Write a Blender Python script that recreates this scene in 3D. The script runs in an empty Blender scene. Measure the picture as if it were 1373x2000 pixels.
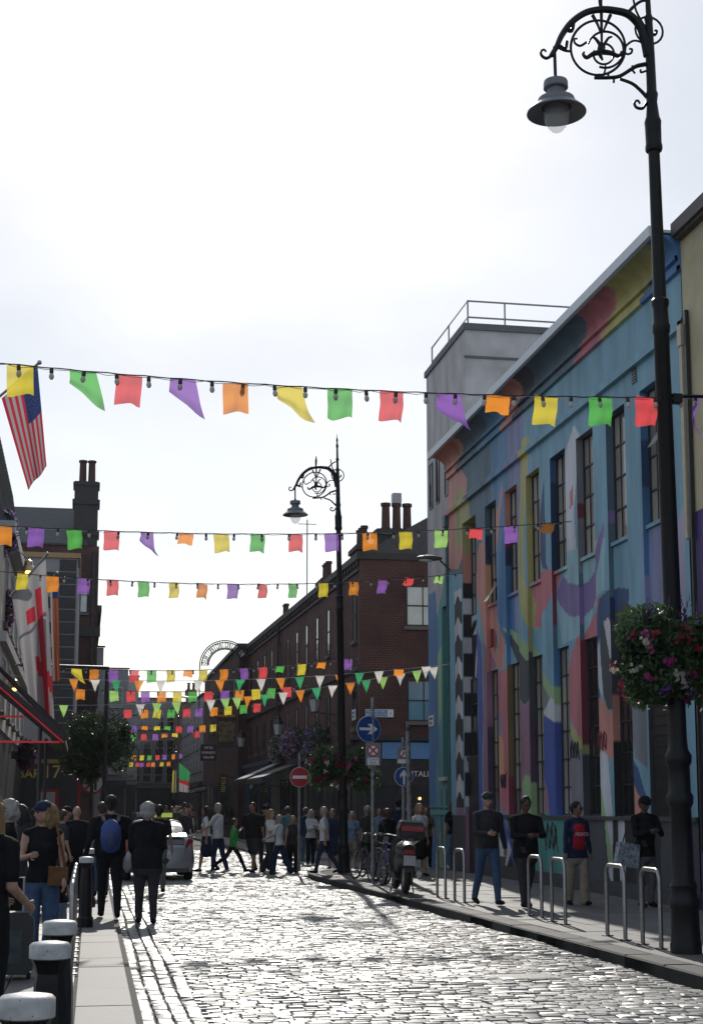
import bpy, bmesh, math, random
import numpy as np
from mathutils import Vector, Matrix, kdtree
R = math.radians
rnd = random.Random(7)
sc = bpy.context.scene
col = sc.collection
# ---------------------------------------------------------------- camera, sky, sun, exposure
F_PX, PITCH = 2900.0, R(8)
YAW = math.atan(526.5 / F_PX * math.cos(PITCH))
SHIFT = 580 - F_PX * math.tan(PITCH)
EYE = np.array([0, 0, 1.66])
cam = bpy.data.cameras.new('camera'); cam_o = bpy.data.objects.new('camera', cam); col.objects.link(cam_o)
cam.sensor_fit = 'VERTICAL'; cam.sensor_height = 36; cam.sensor_width = 36; cam.lens = F_PX / 2000 * 36
cam.shift_y = SHIFT / 2000; cam.clip_start = .1; cam.clip_end = 3000
cam_o.location = EYE; cam_o.rotation_euler = (R(90) + PITCH, 0, -YAW)
sc.camera = cam_o
SUN_EL, SUN_AZ = R(34), R(6.5)            # azimuth measured from +Y towards +X
w = bpy.data.worlds.new('World'); sc.world = w; w.use_nodes = True
nt = w.node_tree; bg = nt.nodes['Background']
sky = nt.nodes.new('ShaderNodeTexSky'); sky.sky_type = 'NISHITA'; sky.sun_disc = False
sky.sun_elevation = SUN_EL; sky.sun_rotation = SUN_AZ; sky.dust_density = 1.2; sky.air_density = 1.0
bg.inputs[1].default_value = .13
# thin white cloud veil over the whole sky
tc = nt.nodes.new('ShaderNodeTexCoord'); mp = nt.nodes.new('ShaderNodeMapping'); mp.inputs['Scale'].default_value = (1, 1, 2.2)
cn = nt.nodes.new('ShaderNodeTexNoise'); cn.inputs['Scale'].default_value = 2.6; cn.inputs['Detail'].default_value = 6
cr = nt.nodes.new('ShaderNodeMapRange'); cr.inputs[1].default_value = .38; cr.inputs[2].default_value = .68; cr.inputs[3].default_value = .5; cr.inputs[4].default_value = .74
mx = nt.nodes.new('ShaderNodeMix'); mx.data_type = 'RGBA'
nt.links.new(tc.outputs['Generated'], mp.inputs[0]); nt.links.new(mp.outputs[0], cn.inputs['Vector'])
nt.links.new(cn.outputs['Fac'], cr.inputs[0]); nt.links.new(cr.outputs[0], mx.inputs['Factor'])
nt.links.new(sky.outputs[0], mx.inputs['A'])
mx.inputs['B'].default_value = (5.2, 5.85, 6.6, 1)      # thin bright cloud, the same all round
nt.links.new(mx.outputs['Result'], bg.inputs[0])
sun = bpy.data.lights.new('sun', 'SUN'); sun.energy = 4.2; sun.angle = R(.6); sun.color = (1, .95, .87)
sun_o = bpy.data.objects.new('sun', sun); col.objects.link(sun_o); sun_o.location = (0, 0, 60)
sd = Vector((math.sin(SUN_AZ) * math.cos(SUN_EL), math.cos(SUN_AZ) * math.cos(SUN_EL), math.sin(SUN_EL)))
sun_o.rotation_euler = sd.to_track_quat('Z', 'Y').to_euler()
vs = sc.view_settings; vs.view_transform = 'Standard'; vs.look = 'None'; vs.exposure = -0.18; vs.gamma = 1
try: vs.use_curve_mapping = False
except Exception: pass
sc.cycles.use_denoising = True
sc.cycles.max_bounces = 6; sc.cycles.diffuse_bounces = 3; sc.cycles.glossy_bounces = 3; sc.cycles.transparent_max_bounces = 8
sc.cycles.volume_bounces = 0; sc.cycles.volume_step_rate = 4
sc.cycles.caustics_reflective = False; sc.cycles.caustics_refractive = False
# ---------------------------------------------------------------- photo pixel -> place (a pixel is a direction; the plane it meets gives the distance)
_f = np.array([math.sin(YAW) * math.cos(PITCH), math.cos(YAW) * math.cos(PITCH), math.sin(PITCH)])
_r = np.array([math.cos(YAW), -math.sin(YAW), 0]); _u = np.cross(_r, _f)
def _ray(x, y): return _f + _r * (x - 686.5) / F_PX + _u * (1000 + SHIFT - y) / F_PX
def on_z(x, y, z=0.): d = _ray(x, y); return Vector(EYE + d * (z - EYE[2]) / d[2])
def on_x(x, y, X): d = _ray(x, y); return Vector(EYE + d * X / d[0])
def on_y(x, y, Y): d = _ray(x, y); return Vector(EYE + d * Y / d[1])
# ---------------------------------------------------------------- materials
MATS = {}
def mat(name, c=(.5, .5, .5), rough=.6, metal=0., var=.12, scale=8., bump=0., bscale=40., spec=.5, emit=None, es=1., trans=0., objvar=0.):
    if name in MATS: return MATS[name]
    m = bpy.data.materials.new(name); m.use_nodes = True; MATS[name] = m
    n = m.node_tree; b = n.nodes['Principled BSDF']; L = n.links.new
    b.inputs['Roughness'].default_value = rough; b.inputs['Metallic'].default_value = metal
    b.inputs['Specular IOR Level'].default_value = spec
    b.inputs['Base Color'].default_value = (*c, 1)
    if var > 0 or objvar > 0:
        t = n.nodes.new('ShaderNodeTexCoord'); no = n.nodes.new('ShaderNodeTexNoise')
        no.inputs['Scale'].default_value = scale; no.inputs['Detail'].default_value = 5
        L(t.outputs['Object'], no.inputs['Vector'])
        h = n.nodes.new('ShaderNodeHueSaturation'); h.inputs['Color'].default_value = (*c, 1)
        r_ = n.nodes.new('ShaderNodeMapRange'); r_.inputs[1].default_value = .25; r_.inputs[2].default_value = .75
        r_.inputs[3].default_value = 1 - var; r_.inputs[4].default_value = 1 + var
        L(no.outputs['Fac'], r_.inputs[0])
        if objvar > 0:
            oi = n.nodes.new('ShaderNodeObjectInfo'); q = n.nodes.new('ShaderNodeMapRange')
            q.inputs[3].default_value = 1 - objvar; q.inputs[4].default_value = 1 + objvar
            L(oi.outputs['Random'], q.inputs[0]); mu = n.nodes.new('ShaderNodeMath'); mu.operation = 'MULTIPLY'
            L(r_.outputs[0], mu.inputs[0]); L(q.outputs[0], mu.inputs[1]); L(mu.outputs[0], h.inputs['Value'])
        else: L(r_.outputs[0], h.inputs['Value'])
        L(h.outputs[0], b.inputs['Base Color'])
    if bump > 0:
        t2 = n.nodes.new('ShaderNodeTexCoord'); n2 = n.nodes.new('ShaderNodeTexNoise'); n2.inputs['Scale'].default_value = bscale; n2.inputs['Detail'].default_value = 4
        bp = n.nodes.new('ShaderNodeBump'); bp.inputs['Strength'].default_value = bump; bp.inputs['Distance'].default_value = .01
        L(t2.outputs['Object'], n2.inputs['Vector']); L(n2.outputs['Fac'], bp.inputs['Height']); L(bp.outputs[0], b.inputs['Normal'])
    if emit: b.inputs['Emission Color'].default_value = (*emit, 1); b.inputs['Emission Strength'].default_value = es
    if trans > 0:
        tr = n.nodes.new('ShaderNodeBsdfTranslucent'); tr.inputs[0].default_value = (*c, 1); ms = n.nodes.new('ShaderNodeMixShader'); ms.inputs[0].default_value = trans
        o = n.nodes['Material Output']; L(b.outputs[0], ms.inputs[1]); L(tr.outputs[0], ms.inputs[2]); L(ms.outputs[0], o.inputs[0])
    return m
def brick_mat(name, c1, c2, mortar, axis='YZ', bw=.225, bh=.078):
    m = bpy.data.materials.new(name); m.use_nodes = True; n = m.node_tree; b = n.nodes['Principled BSDF']; L = n.links.new
    g = n.nodes.new('ShaderNodeNewGeometry'); s = n.nodes.new('ShaderNodeSeparateXYZ'); cb = n.nodes.new('ShaderNodeCombineXYZ')
    L(g.outputs['Position'], s.inputs[0]); L(s.outputs[0 if axis[0] == 'X' else 1], cb.inputs[0]); L(s.outputs[2], cb.inputs[1])
    t = n.nodes.new('ShaderNodeTexBrick'); t.inputs['Color1'].default_value = (*c1, 1); t.inputs['Color2'].default_value = (*c2, 1); t.inputs['Mortar'].default_value = (*mortar, 1)
    t.inputs['Scale'].default_value = 1; t.inputs['Brick Width'].default_value = bw; t.inputs['Row Height'].default_value = bh; t.inputs['Mortar Size'].default_value = .009
    L(cb.outputs[0], t.inputs['Vector'])
    no = n.nodes.new('ShaderNodeTexNoise'); no.inputs['Scale'].default_value = .9; no.inputs['Detail'].default_value = 8; L(g.outputs['Position'], no.inputs['Vector'])
    h = n.nodes.new('ShaderNodeHueSaturation'); r_ = n.nodes.new('ShaderNodeMapRange'); r_.inputs[1].default_value = .3; r_.inputs[2].default_value = .7; r_.inputs[3].default_value = .6; r_.inputs[4].default_value = 1.25
    L(no.outputs['Fac'], r_.inputs[0]); L(r_.outputs[0], h.inputs['Value']); L(t.outputs['Color'], h.inputs['Color']); L(h.outputs[0], b.inputs['Base Color'])
    bp = n.nodes.new('ShaderNodeBump'); bp.inputs['Strength'].default_value = .5; bp.inputs['Distance'].default_value = .01; bp.invert = True
    L(t.outputs['Fac'], bp.inputs['Height']); L(bp.outputs[0], b.inputs['Normal']); b.inputs['Roughness'].default_value = .85
    MATS[name] = m; return m
def paint_mat(name, rough=.6):
    """wall paint taken from the mesh's own paint attribute, with grime"""
    m = bpy.data.materials.new(name); m.use_nodes = True; n = m.node_tree; b = n.nodes['Principled BSDF']; L = n.links.new
    a = n.nodes.new('ShaderNodeVertexColor'); a.layer_name = 'paint'; g = n.nodes.new('ShaderNodeNewGeometry')
    mp_ = n.nodes.new('ShaderNodeMapping'); mp_.inputs['Scale'].default_value = (1, 1, .25); L(g.outputs['Position'], mp_.inputs[0])
    no = n.nodes.new('ShaderNodeTexNoise'); no.inputs['Scale'].default_value = 2.2; no.inputs['Detail'].default_value = 9; L(mp_.outputs[0], no.inputs['Vector'])
    r_ = n.nodes.new('ShaderNodeMapRange'); r_.inputs[1].default_value = .3; r_.inputs[2].default_value = .75; r_.inputs[3].default_value = .66; r_.inputs[4].default_value = 1.14
    h = n.nodes.new('ShaderNodeHueSaturation'); L(no.outputs['Fac'], r_.inputs[0]); L(r_.outputs[0], h.inputs['Value']); L(a.outputs[0], h.inputs['Color']); L(h.outputs[0], b.inputs['Base Color'])
    n2 = n.nodes.new('ShaderNodeTexNoise'); n2.inputs['Scale'].default_value = 30; L(g.outputs['Position'], n2.inputs['Vector']); bp = n.nodes.new('ShaderNodeBump'); bp.inputs['Strength'].default_value = .15; bp.inputs['Distance'].default_value = .01
    L(n2.outputs['Fac'], bp.inputs['Height']); L(bp.outputs[0], b.inputs['Normal']); b.inputs['Roughness'].default_value = rough
    MATS[name] = m; return m
def spots(m, scale, size, dark, amount=1.):
    """small dark marks (gum, chips, knocks) scattered over a material"""
    n = m.node_tree; b = n.nodes['Principled BSDF']; L = n.links.new; old = b.inputs['Base Color']
    g = n.nodes.new('ShaderNodeNewGeometry'); v = n.nodes.new('ShaderNodeTexVoronoi'); v.inputs['Scale'].default_value = scale; no = n.nodes.new('ShaderNodeTexNoise'); no.inputs['Scale'].default_value = scale * .37; no.inputs['Detail'].default_value = 6
    L(g.outputs['Position'], v.inputs['Vector']); L(g.outputs['Position'], no.inputs['Vector'])
    a = n.nodes.new('ShaderNodeMath'); a.operation = 'MULTIPLY'; L(v.outputs['Distance'], a.inputs[0]); L(no.outputs['Fac'], a.inputs[1])
    c = n.nodes.new('ShaderNodeMath'); c.operation = 'LESS_THAN'; c.inputs[1].default_value = size; L(a.outputs[0], c.inputs[0]); d = n.nodes.new('ShaderNodeMath'); d.operation = 'MULTIPLY'; d.inputs[1].default_value = amount; L(c.outputs[0], d.inputs[0])
    x = n.nodes.new('ShaderNodeMix'); x.data_type = 'RGBA'; L(d.outputs[0], x.inputs['Factor'])
    if old.links: L(old.links[0].from_socket, x.inputs['A'])
    else: x.inputs['A'].default_value = old.default_value
    x.inputs['B'].default_value = (*dark, 1); L(x.outputs['Result'], old); return m
# ---------------------------------------------------------------- mesh builder
class MB:
    def __init__(s): s.v = []; s.f = []; s.m = []
    def add(s, vs, fs, m=0):
        o = len(s.v); s.v += [tuple(p) for p in vs]; s.f += [tuple(i + o for i in f) for f in fs]; s.m += [m] * len(fs); return s
    def box(s, x0, x1, y0, y1, z0, z1, m=0, M=None):
        vs = [Vector((x, y, z)) for z in (z0, z1) for x, y in ((x0, y0), (x1, y0), (x1, y1), (x0, y1))]
        if M is not None: vs = [M @ p for p in vs]
        return s.add(vs, [(3, 2, 1, 0), (4, 5, 6, 7), (0, 1, 5, 4), (1, 2, 6, 5), (2, 3, 7, 6), (3, 0, 4, 7)], m)
    def quad(s, a, b, c, d, m=0): return s.add([a, b, c, d], [(0, 1, 2, 3)], m)
    def prism(s, poly, d, m=0):
        """closed polygon (3-D points) pushed along vector d"""
        n = len(poly); d = Vector(d); a = [Vector(p) for p in poly]
        return s.add(a + [p + d for p in a], [tuple(range(n))[::-1], tuple(range(n, 2 * n))] + [(i, (i + 1) % n, n + (i + 1) % n, n + i) for i in range(n)], m)
    def tube(s, pts, rad, n=8, m=0, sx=1., cap=True, flat=None):
        pts = [Vector(p) for p in pts]; k = len(pts)
        if not hasattr(rad, '__len__'): rad = [rad] * k
        rings = []; prev = None
        for i, p in enumerate(pts):
            t = (pts[min(i + 1, k - 1)] - pts[max(i - 1, 0)]).normalized()
            if prev is None:
                ref = Vector(flat) if flat else (Vector((0, 0, 1)) if abs(t.z) < .9 else Vector((0, 1, 0)))
                a = t.cross(ref).normalized()
            else: a = (prev - t * prev.dot(t)); a = a.normalized() if a.length > 1e-6 else t.orthogonal().normalized()
            prev = a; b = t.cross(a)
            rings.append([p + (a * math.cos(q) * rad[i] * sx + b * math.sin(q) * rad[i]) for q in [2 * math.pi * j / n for j in range(n)]])
        fs = [(i * n + j, i * n + (j + 1) % n, (i + 1) * n + (j + 1) % n, (i + 1) * n + j) for i in range(k - 1) for j in range(n)]
        if cap: fs += [tuple(range(n))[::-1], tuple((k - 1) * n + j for j in range(n))]
        return s.add([p for r in rings for p in r], fs, m)
    def lathe(s, prof, n=16, c=(0, 0, 0), m=0, cap=True):
        """profile of (radius, z) turned round the vertical axis at c"""
        k = len(prof); vs = [(c[0] + r * math.cos(2 * math.pi * j / n), c[1] + r * math.sin(2 * math.pi * j / n), c[2] + z) for r, z in prof for j in range(n)]
        fs = [(i * n + j, i * n + (j + 1) % n, (i + 1) * n + (j + 1) % n, (i + 1) * n + j) for i in range(k - 1) for j in range(n)]
        if cap: fs += [tuple(range(n))[::-1], tuple((k - 1) * n + j for j in range(n))]
        return s.add(vs, fs, m)
    def ball(s, c, r, n=10, m=0, sc=(1, 1, 1)):
        k = max(4, n // 2 + 1); prof = [(math.sin(math.pi * i / k), -math.cos(math.pi * i / k)) for i in range(k + 1)]
        o = len(s.v); s.lathe([(max(a, .02) * r, b * r) for a, b in prof], n, (0, 0, 0), m)
        for i in range(o, len(s.v)): p = s.v[i]; s.v[i] = (c[0] + p[0] * sc[0], c[1] + p[1] * sc[1], c[2] + p[2] * sc[2])
        return s
    def torus(s, c, r, t, n=24, k=6, M=None, m=0):
        vs = []
        for i in range(n):
            a = 2 * math.pi * i / n
            for j in range(k):
                b = 2 * math.pi * j / k; q = Vector(((r + t * math.cos(b)) * math.cos(a), t * math.sin(b), (r + t * math.cos(b)) * math.sin(a)))
                if M is not None: q = M @ q
                vs.append(Vector(c) + q)
        return s.add(vs, [(i * k + j, i * k + (j + 1) % k, ((i + 1) % n) * k + (j + 1) % k, ((i + 1) % n) * k + j) for i in range(n) for j in range(k)], m)
    def xf(s, M): s.v = [tuple(M @ Vector(p)) for p in s.v]; return s
    def mesh(s, name, mats, smooth=False):
        me = bpy.data.meshes.new(name); me.from_pydata(s.v, [], s.f)
        for m_ in (mats if isinstance(mats, (list, tuple)) else [mats]):
            if m_ is not None: me.materials.append(m_)
        if len(me.polygons) == len(s.m): me.polygons.foreach_set('material_index', s.m)
        bm = bmesh.new(); bm.from_mesh(me); bmesh.ops.recalc_face_normals(bm, faces=bm.faces); bm.to_mesh(me); bm.free()
        if smooth:
            me.polygons.foreach_set('use_smooth', [True] * len(me.polygons))
            try: me.set_sharp_from_angle(angle=R(smooth if smooth is not True else 40))
            except Exception: pass
        me.update(); return me
    def build(s, name, mats, parent=None, smooth=False, loc=None):
        o = bpy.data.objects.new(name, s.mesh(name, mats, smooth)); col.objects.link(o)
        if parent is not None: o.parent = parent
        if loc is not None: o.location = loc
        return o
def put(name, me, parent=None, loc=(0, 0, 0), rot=(0, 0, 0), scl=(1, 1, 1)):
    o = bpy.data.objects.new(name, me); col.objects.link(o); o.parent = parent; o.location = loc; o.rotation_euler = rot; o.scale = scl; return o
def tag(o, label=None, cat=None, group=None, kind=None):
    if label: o['label'] = label
    if cat: o['category'] = cat
    if group: o['group'] = group
    if kind: o['kind'] = kind
    return o
def thing(name, label, cat, loc=(0, 0, 0), rz=0, group=None):
    o = bpy.data.objects.new(name, None); col.objects.link(o); o.location = loc; o.rotation_euler = (0, 0, rz); o.empty_display_size = .2
    return tag(o, label, cat, group)
def struct(o): o['kind'] = 'structure'; return o
def copy_tree(o, parent=None):
    c = o.copy(); col.objects.link(c)
    if parent is not None: c.parent = parent
    for ch in o.children: copy_tree(ch, c)
    return c
def text_mesh(txt, size, m, name='lettering', align='CENTER', depth=.004, bold=0., sx=1.):
    cu = bpy.data.curves.new('t', 'FONT'); cu.body = txt; cu.size = size; cu.align_x = align; cu.align_y = 'CENTER'; cu.extrude = depth; cu.resolution_u = 2; cu.offset = bold
    o = bpy.data.objects.new('t', cu); col.objects.link(o); me = bpy.data.meshes.new_from_object(o.evaluated_get(bpy.context.evaluated_depsgraph_get()))
    bpy.data.objects.remove(o); bpy.data.curves.remove(cu); me.name = name; me.materials.clear(); me.materials.append(m)
    if sx != 1: me.transform(Matrix.Diagonal((sx, 1, 1, 1)))
    return me
FACE_CAM = (R(90), 0, 0)            # text lying in XZ, read from -Y
FACE_STREET = (R(90), 0, R(-90))    # text on a wall that faces -X
# ================================================================ GROUND
def sett_mesh(lx, ly, seed):
    r2 = random.Random(seed); b = MB(); j = lambda a: r2.uniform(-a, a)
    c = [(-lx / 2, -ly / 2), (lx / 2, -ly / 2), (lx / 2, ly / 2), (-lx / 2, ly / 2)]
    vs = [(x * .99, y * .99, -.03) for x, y in c] + [(x * .985 + j(.004), y * .96 + j(.004), -.006 + j(.002)) for x, y in c] + [(x * .88 + j(.012), y * .78 + j(.006), .001 + j(.003)) for x, y in c]
    fs = [(8, 9, 10, 11)] + [(a + i, a + (i + 1) % 4, a + 4 + (i + 1) % 4, a + 4 + i) for a in (0, 4) for i in range(4)]
    return vs, fs
M_SETT = mat('granite_sett', (.17, .166, .16), .42, var=.5, scale=5, bump=.35, bscale=70, spec=.6)
spots(M_SETT, 3.5, .07, (.06, .057, .053), .6)
M_JOINT = mat('joint_dirt', (.035, .032, .03), .9, var=.3, scale=20, bump=.3)
M_SLAB = mat('granite_slab', (.115, .111, .107), .68, var=.12, scale=14, bump=.2, bscale=120, objvar=.1)
M_SLABD = mat('granite_slab_brown', (.12, .105, .095), .55, var=.15, scale=14, bump=.2, bscale=90, objvar=.15)
spots(M_SLAB, 9, .035, (.05, .048, .046), .7); spots(M_SLABD, 9, .03, (.04, .038, .036), .7)
M_KERB = mat('kerb_granite', (.035, .034, .033), .7, var=.25, scale=10, bump=.25, bscale=60, objvar=.15, spec=.25)
b = MB(); b.quad((-60, -30, -.05), (80, -30, -.05), (80, 200, -.05), (-60, 200, -.05)); struct(b.build('ground', mat('far_ground', (.1, .098, .095), .7, var=.2, scale=.6)))
def kerb_x(Y): return 5.76 + (5.66 - 5.76) * min(max((Y - 12) / 8, 0), 1) + (5.40 - 5.66) * min(max((Y - 22) / 13.5, 0), 1)
road = MB(); road.quad((.45, 6, -.024), (30, 6, -.024), (30, 150, -.024), (.45, 150, -.024)); road = struct(road.build('road', M_JOINT))
# setts in courses across the road; the nearest 300 are objects, the rest one joined part
variants = [sett_mesh(.145, .1, i) for i in range(14)]
places = []
y = 10.6; row = 0
while y < 62:
    x = 1.02 + (row % 2) * .09 - .04 + rnd.uniform(-.03, .03); wid = .1 * (1 + rnd.uniform(-.06, .06))
    xr = (kerb_x(y) - .02) if y < 37.2 else (11.5 if 39.6 < y < 48 else (8.2 if y > 48 else 5.4 + (y - 37.2) * 1.9))
    while x < xr:
        l = .145 * rnd.uniform(.7, 1.4); l = min(l, max(xr - x, .07))
        dip = .012 * math.sin(x * 1.3 + y * .7) + .008 * math.sin(y * 2.1 - x)
        places.append((x + l / 2, y + wid / 2 + .02 * math.sin(x * 1.7 + row * .1), dip + rnd.gauss(0, .0035), l / .145, wid / .1, rnd.gauss(0, .022), rnd.gauss(0, .016), rnd.gauss(0, .025), rnd.randrange(14)))
        x += l + .009
    y += wid + .01; row += 1
def gutter(x0, n, w, y0, y1):
    for c_ in range(n):
        y_ = y0 + rnd.uniform(0, .1)
        while y_ < y1:
            l = .17 * rnd.uniform(.6, 1.3); X = x0 + (c_ + .5) * (w + .014) + (y_ - 11) * .0062 + .01 * math.sin(y_ * 1.1 + c_)
            places.append((X, y_ + l / 2, .004 + rnd.gauss(0, .004), w / .1, l / .145, rnd.gauss(0, .03), rnd.gauss(0, .03), math.pi / 2 + rnd.gauss(0, .02), rnd.randrange(14)))
            y_ += l + .014
gutter(.47, 4, .125, 9.4, 60)
def vis(p): return p[1] > 11.0 and p[0] > .4 and 0 < (p[0] * math.cos(YAW) - p[1] * math.sin(YAW)) / (p[0] * math.sin(YAW) + p[1] * math.cos(YAW)) * F_PX + 686 < 1373
order = sorted(range(len(places)), key=lambda i: (not vis(places[i]), places[i][1]))
near = set(order[:290])
smesh = []
for vs_, fs_ in variants: q = MB(); q.add(vs_, fs_); smesh.append(q.mesh('sett', M_SETT, 30))
big = MB()
for i, (X, Y, Z, sx, sy, tx, ty, rz, k) in enumerate(places):
    lengthwise = abs(rz) > 1
    if i in near:
        o = put('sett', smesh[k], road, (X, Y, Z), (tx, ty, rz), (sx if not lengthwise else sy, sy if not lengthwise else sx, 1))
    else:
        Mx = Matrix.LocRotScale(Vector((X, Y, Z)), Matrix.Rotation(rz, 3, 'Z') @ Matrix.Rotation(tx, 3, 'X') @ Matrix.Rotation(ty, 3, 'Y'), Vector((sx if not lengthwise else sy, sy if not lengthwise else sx, 1)))
        vs_, fs_ = variants[k]; big.add([Mx @ Vector(p) for p in vs_], fs_)
me = bpy.data.meshes.new('setts'); me.from_pydata(big.v, [], big.f); me.materials.append(M_SETT); me.polygons.foreach_set('use_smooth', [True] * len(me.polygons))
try: me.set_sharp_from_angle(angle=R(30))
except Exception: pass
tag(put('setts', me, road), kind='stuff')
hb = MB(); hb.box(-.32, .32, -.24, .24, -.02, .006); hb.box(-.28, .28, -.2, .2, .006, .009)
put('manhole_cover', hb.mesh('manhole_cover', mat('cast_iron', (.09, .09, .09), .4, metal=.6, var=.2, bump=.3)), road, (4.35, 14.6, .006), (0, 0, .03))
# left pavement: a long granite edging, then smaller slabs
def slab_mesh(lx, ly, h=.1, bev=.006):
    q = MB(); x, y = lx / 2, ly / 2; c = [(-x, -y), (x, -y), (x, y), (-x, y)]
    vs = [(a, b_, -h) for a, b_ in c] + [(a, b_, -bev) for a, b_ in c] + [(a - bev * (1 if a > 0 else -1), b_ - bev * (1 if b_ > 0 else -1), 0) for a, b_ in c]
    return q.add(vs, [(8, 9, 10, 11)] + [(k + i, k + (i + 1) % 4, k + 4 + (i + 1) % 4, k + 4 + i) for k in (0, 4) for i in range(4)])
LZ, RZ = .05, .12
lp = MB(); lp.quad((-14, 4, LZ - .016), (.46, 4, LZ - .016), (.9, 75, LZ - .016), (-14, 75, LZ - .016)); lp = struct(lp.build('pavement_left', M_JOINT))
e1 = slab_mesh(.47, 1.0).mesh('edging_slab', M_SLAB); e2 = slab_mesh(.6, .45).mesh('paving_slab', M_SLABD); e3 = slab_mesh(.6, .9).mesh('paving_slab', M_SLAB)
y = 8.6
while y < 42:
    l = rnd.uniform(.7, 1.25); X = .215 + (y - 11) * .0062; put('edging_slab', e1, lp, (X, y + l / 2, LZ + rnd.uniform(-.003, .003)), (rnd.gauss(0, .002), rnd.gauss(0, .002), -.0062), (1, l - .012, 1)); y += l
for c_ in range(5):
    y = 9 + rnd.uniform(0, .4)
    while y < 38:
        use = e2 if (c_ == 0 and 14.5 < y < 24) else e3; l = .456 if use is e2 else .912
        put('paving_slab', use, lp, (-.345 - c_ * .612 + (y - 11) * .0062, y + l / 2, LZ + rnd.uniform(-.003, .003)), (rnd.gauss(0, .002), rnd.gauss(0, .002), -.0062)); y += l
# right pavement and its kerb, turning into the side street
rp = MB(); N = 40; ys = [8 + (35.4 - 8) * i / N for i in range(N + 1)]
edge = [(kerb_x(v), v) for v in ys] + [(5.4 + .8 * (1 - math.cos(t)) * 1.6, 35.4 + 3.3 * math.sin(t)) for t in [math.pi / 2 * i / 8 for i in range(1, 9)]] + [(9.4, 39.2), (14, 39.4)]
poly = [(x, y_, RZ - .014) for x, y_ in edge] + [(14, 8, RZ - .014)]
rp.prism(poly, (0, 0, -.1)); rp = struct(rp.build('pavement_right', M_JOINT))
s1 = slab_mesh(.7, .9).mesh('paving_slab', M_SLAB)
for c_ in range(5):
    y = 12.2 + rnd.uniform(0, .6)
    while y < 38.3:
        l = rnd.choice((.6, .75, .9, 1.05)); X = kerb_x(y) + .32 + .37 + c_ * .712
        if y < 35 or X > 6.6: put('paving_slab', s1, rp, (X, y + l / 2, RZ + rnd.uniform(-.003, .003)), (rnd.gauss(0, .002), rnd.gauss(0, .002), .012), (1, (l - .012) / .9, 1))
        y += l
k1 = slab_mesh(.32, 1.0, .2, .018).mesh('kerb_stone', M_KERB)
run = 0; pts = [Vector((x, y_, 0)) for x, y_ in edge[:-1]]
tot = [0]
for a, b_ in zip(pts, pts[1:]): tot.append(tot[-1] + (b_ - a).length)
def along(d):
    for i in range(len(pts) - 1):
        if tot[i + 1] >= d: return pts[i].lerp(pts[i + 1], (d - tot[i]) / max(tot[i + 1] - tot[i], 1e-6))
    return pts[-1]
d = .2
while d < tot[-1] - 1:
    l = rnd.uniform(.85, 1.2) if d < 26 else .5
    a, b_ = along(d), along(d + l - .012); t = (b_ - a).normalized(); nrm = Vector((t.y, -t.x, 0)); mid = (a + b_) / 2 + nrm * .16
    put('kerb_stone', k1, rp, (mid.x, mid.y, RZ + .004 + rnd.uniform(-.003, .003)), (0, 0, math.atan2(t.y, t.x) - math.pi / 2), (1, (b_ - a).length, 1)); d += l
# pavement on the far side of the junction, in front of the brick terrace
fp = MB(); fp.prism([(6.6, 48.2, .1), (30, 47.2, .1), (30, 120, .1), (6.0, 120, .1), (6.2, 70, .1)], (0, 0, -.15)); struct(fp.build('pavement_far_right', mat('paving_far', (.2, .195, .19), .55, var=.2, scale=2)))
fl = MB(); fl.prism([(.75, 46, .09), (1.5, 75, .09), (2.6, 130, .09), (-20, 130, .09), (-20, 42, .09), (.7, 42, .09)], (0, 0, -.14)); struct(fl.build('pavement_far_left', MATS['paving_far']))
hz = MB(); hz.box(-62, 82, -32, 202, -1.05, 21); hz = hz.build('haze', None); hz.data.materials.clear(); hm = bpy.data.materials.new('haze'); hm.use_nodes = True; hm.node_tree.nodes.clear()
ho = hm.node_tree.nodes.new('ShaderNodeOutputMaterial'); hv = hm.node_tree.nodes.new('ShaderNodeVolumePrincipled'); hv.inputs['Density'].default_value = .00012; hv.inputs['Color'].default_value = (.9, .93, 1, 1); hv.inputs['Anisotropy'].default_value = .2
hm.node_tree.links.new(hv.outputs[0], ho.inputs['Volume']); hz.data.materials.append(hm); tag(hz, 'thin pale haze filling the street', 'haze', kind='stuff')
# ================================================================ MURAL BUILDING
WX = 9.4
def lin(r, g, b): f = lambda c: (c / 255 / 12.92 if c <= 10 else ((c / 255 + .055) / 1.055) ** 2.4); return (f(r), f(g), f(b))
K = 1.0
C = dict(lb=lin(118, 168, 188), pale=lin(152, 196, 206), slate=lin(84, 112, 128), steel=lin(88, 140, 178), dblue=lin(52, 86, 132), lav=lin(138, 142, 182), yel=lin(190, 180, 98), sal=lin(214, 140, 124), pink=lin(206, 116, 126),
         pur=lin(140, 116, 172), grey=lin(128, 128, 136), dgrey=lin(74, 76, 82), white=lin(206, 206, 212), black=lin(34, 34, 40), olive=lin(176, 168, 100), royal=lin(66, 90, 172), mauve=lin(158, 112, 136), orange=lin(224, 156, 112),
         teal=lin(74, 152, 146), green=lin(150, 186, 130), maroon=lin(132, 48, 66), plum=lin(88, 62, 92), navy=lin(36, 58, 98), brown=lin(120, 96, 60), blue2=lin(70, 126, 178), dteal=lin(44, 96, 100), lilac=lin(176, 164, 190))
for _k in C: _l = .2126 * C[_k][0] + .7152 * C[_k][1] + .0722 * C[_k][2]; C[_k] = tuple(1.06 * (v + (_l - v) * .14) for v in C[_k])
def wpoly(cname, pts): return (C[cname], [(lambda q: (q.y, q.z))(on_x(x, y, WX)) for x, y in pts])
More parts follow.
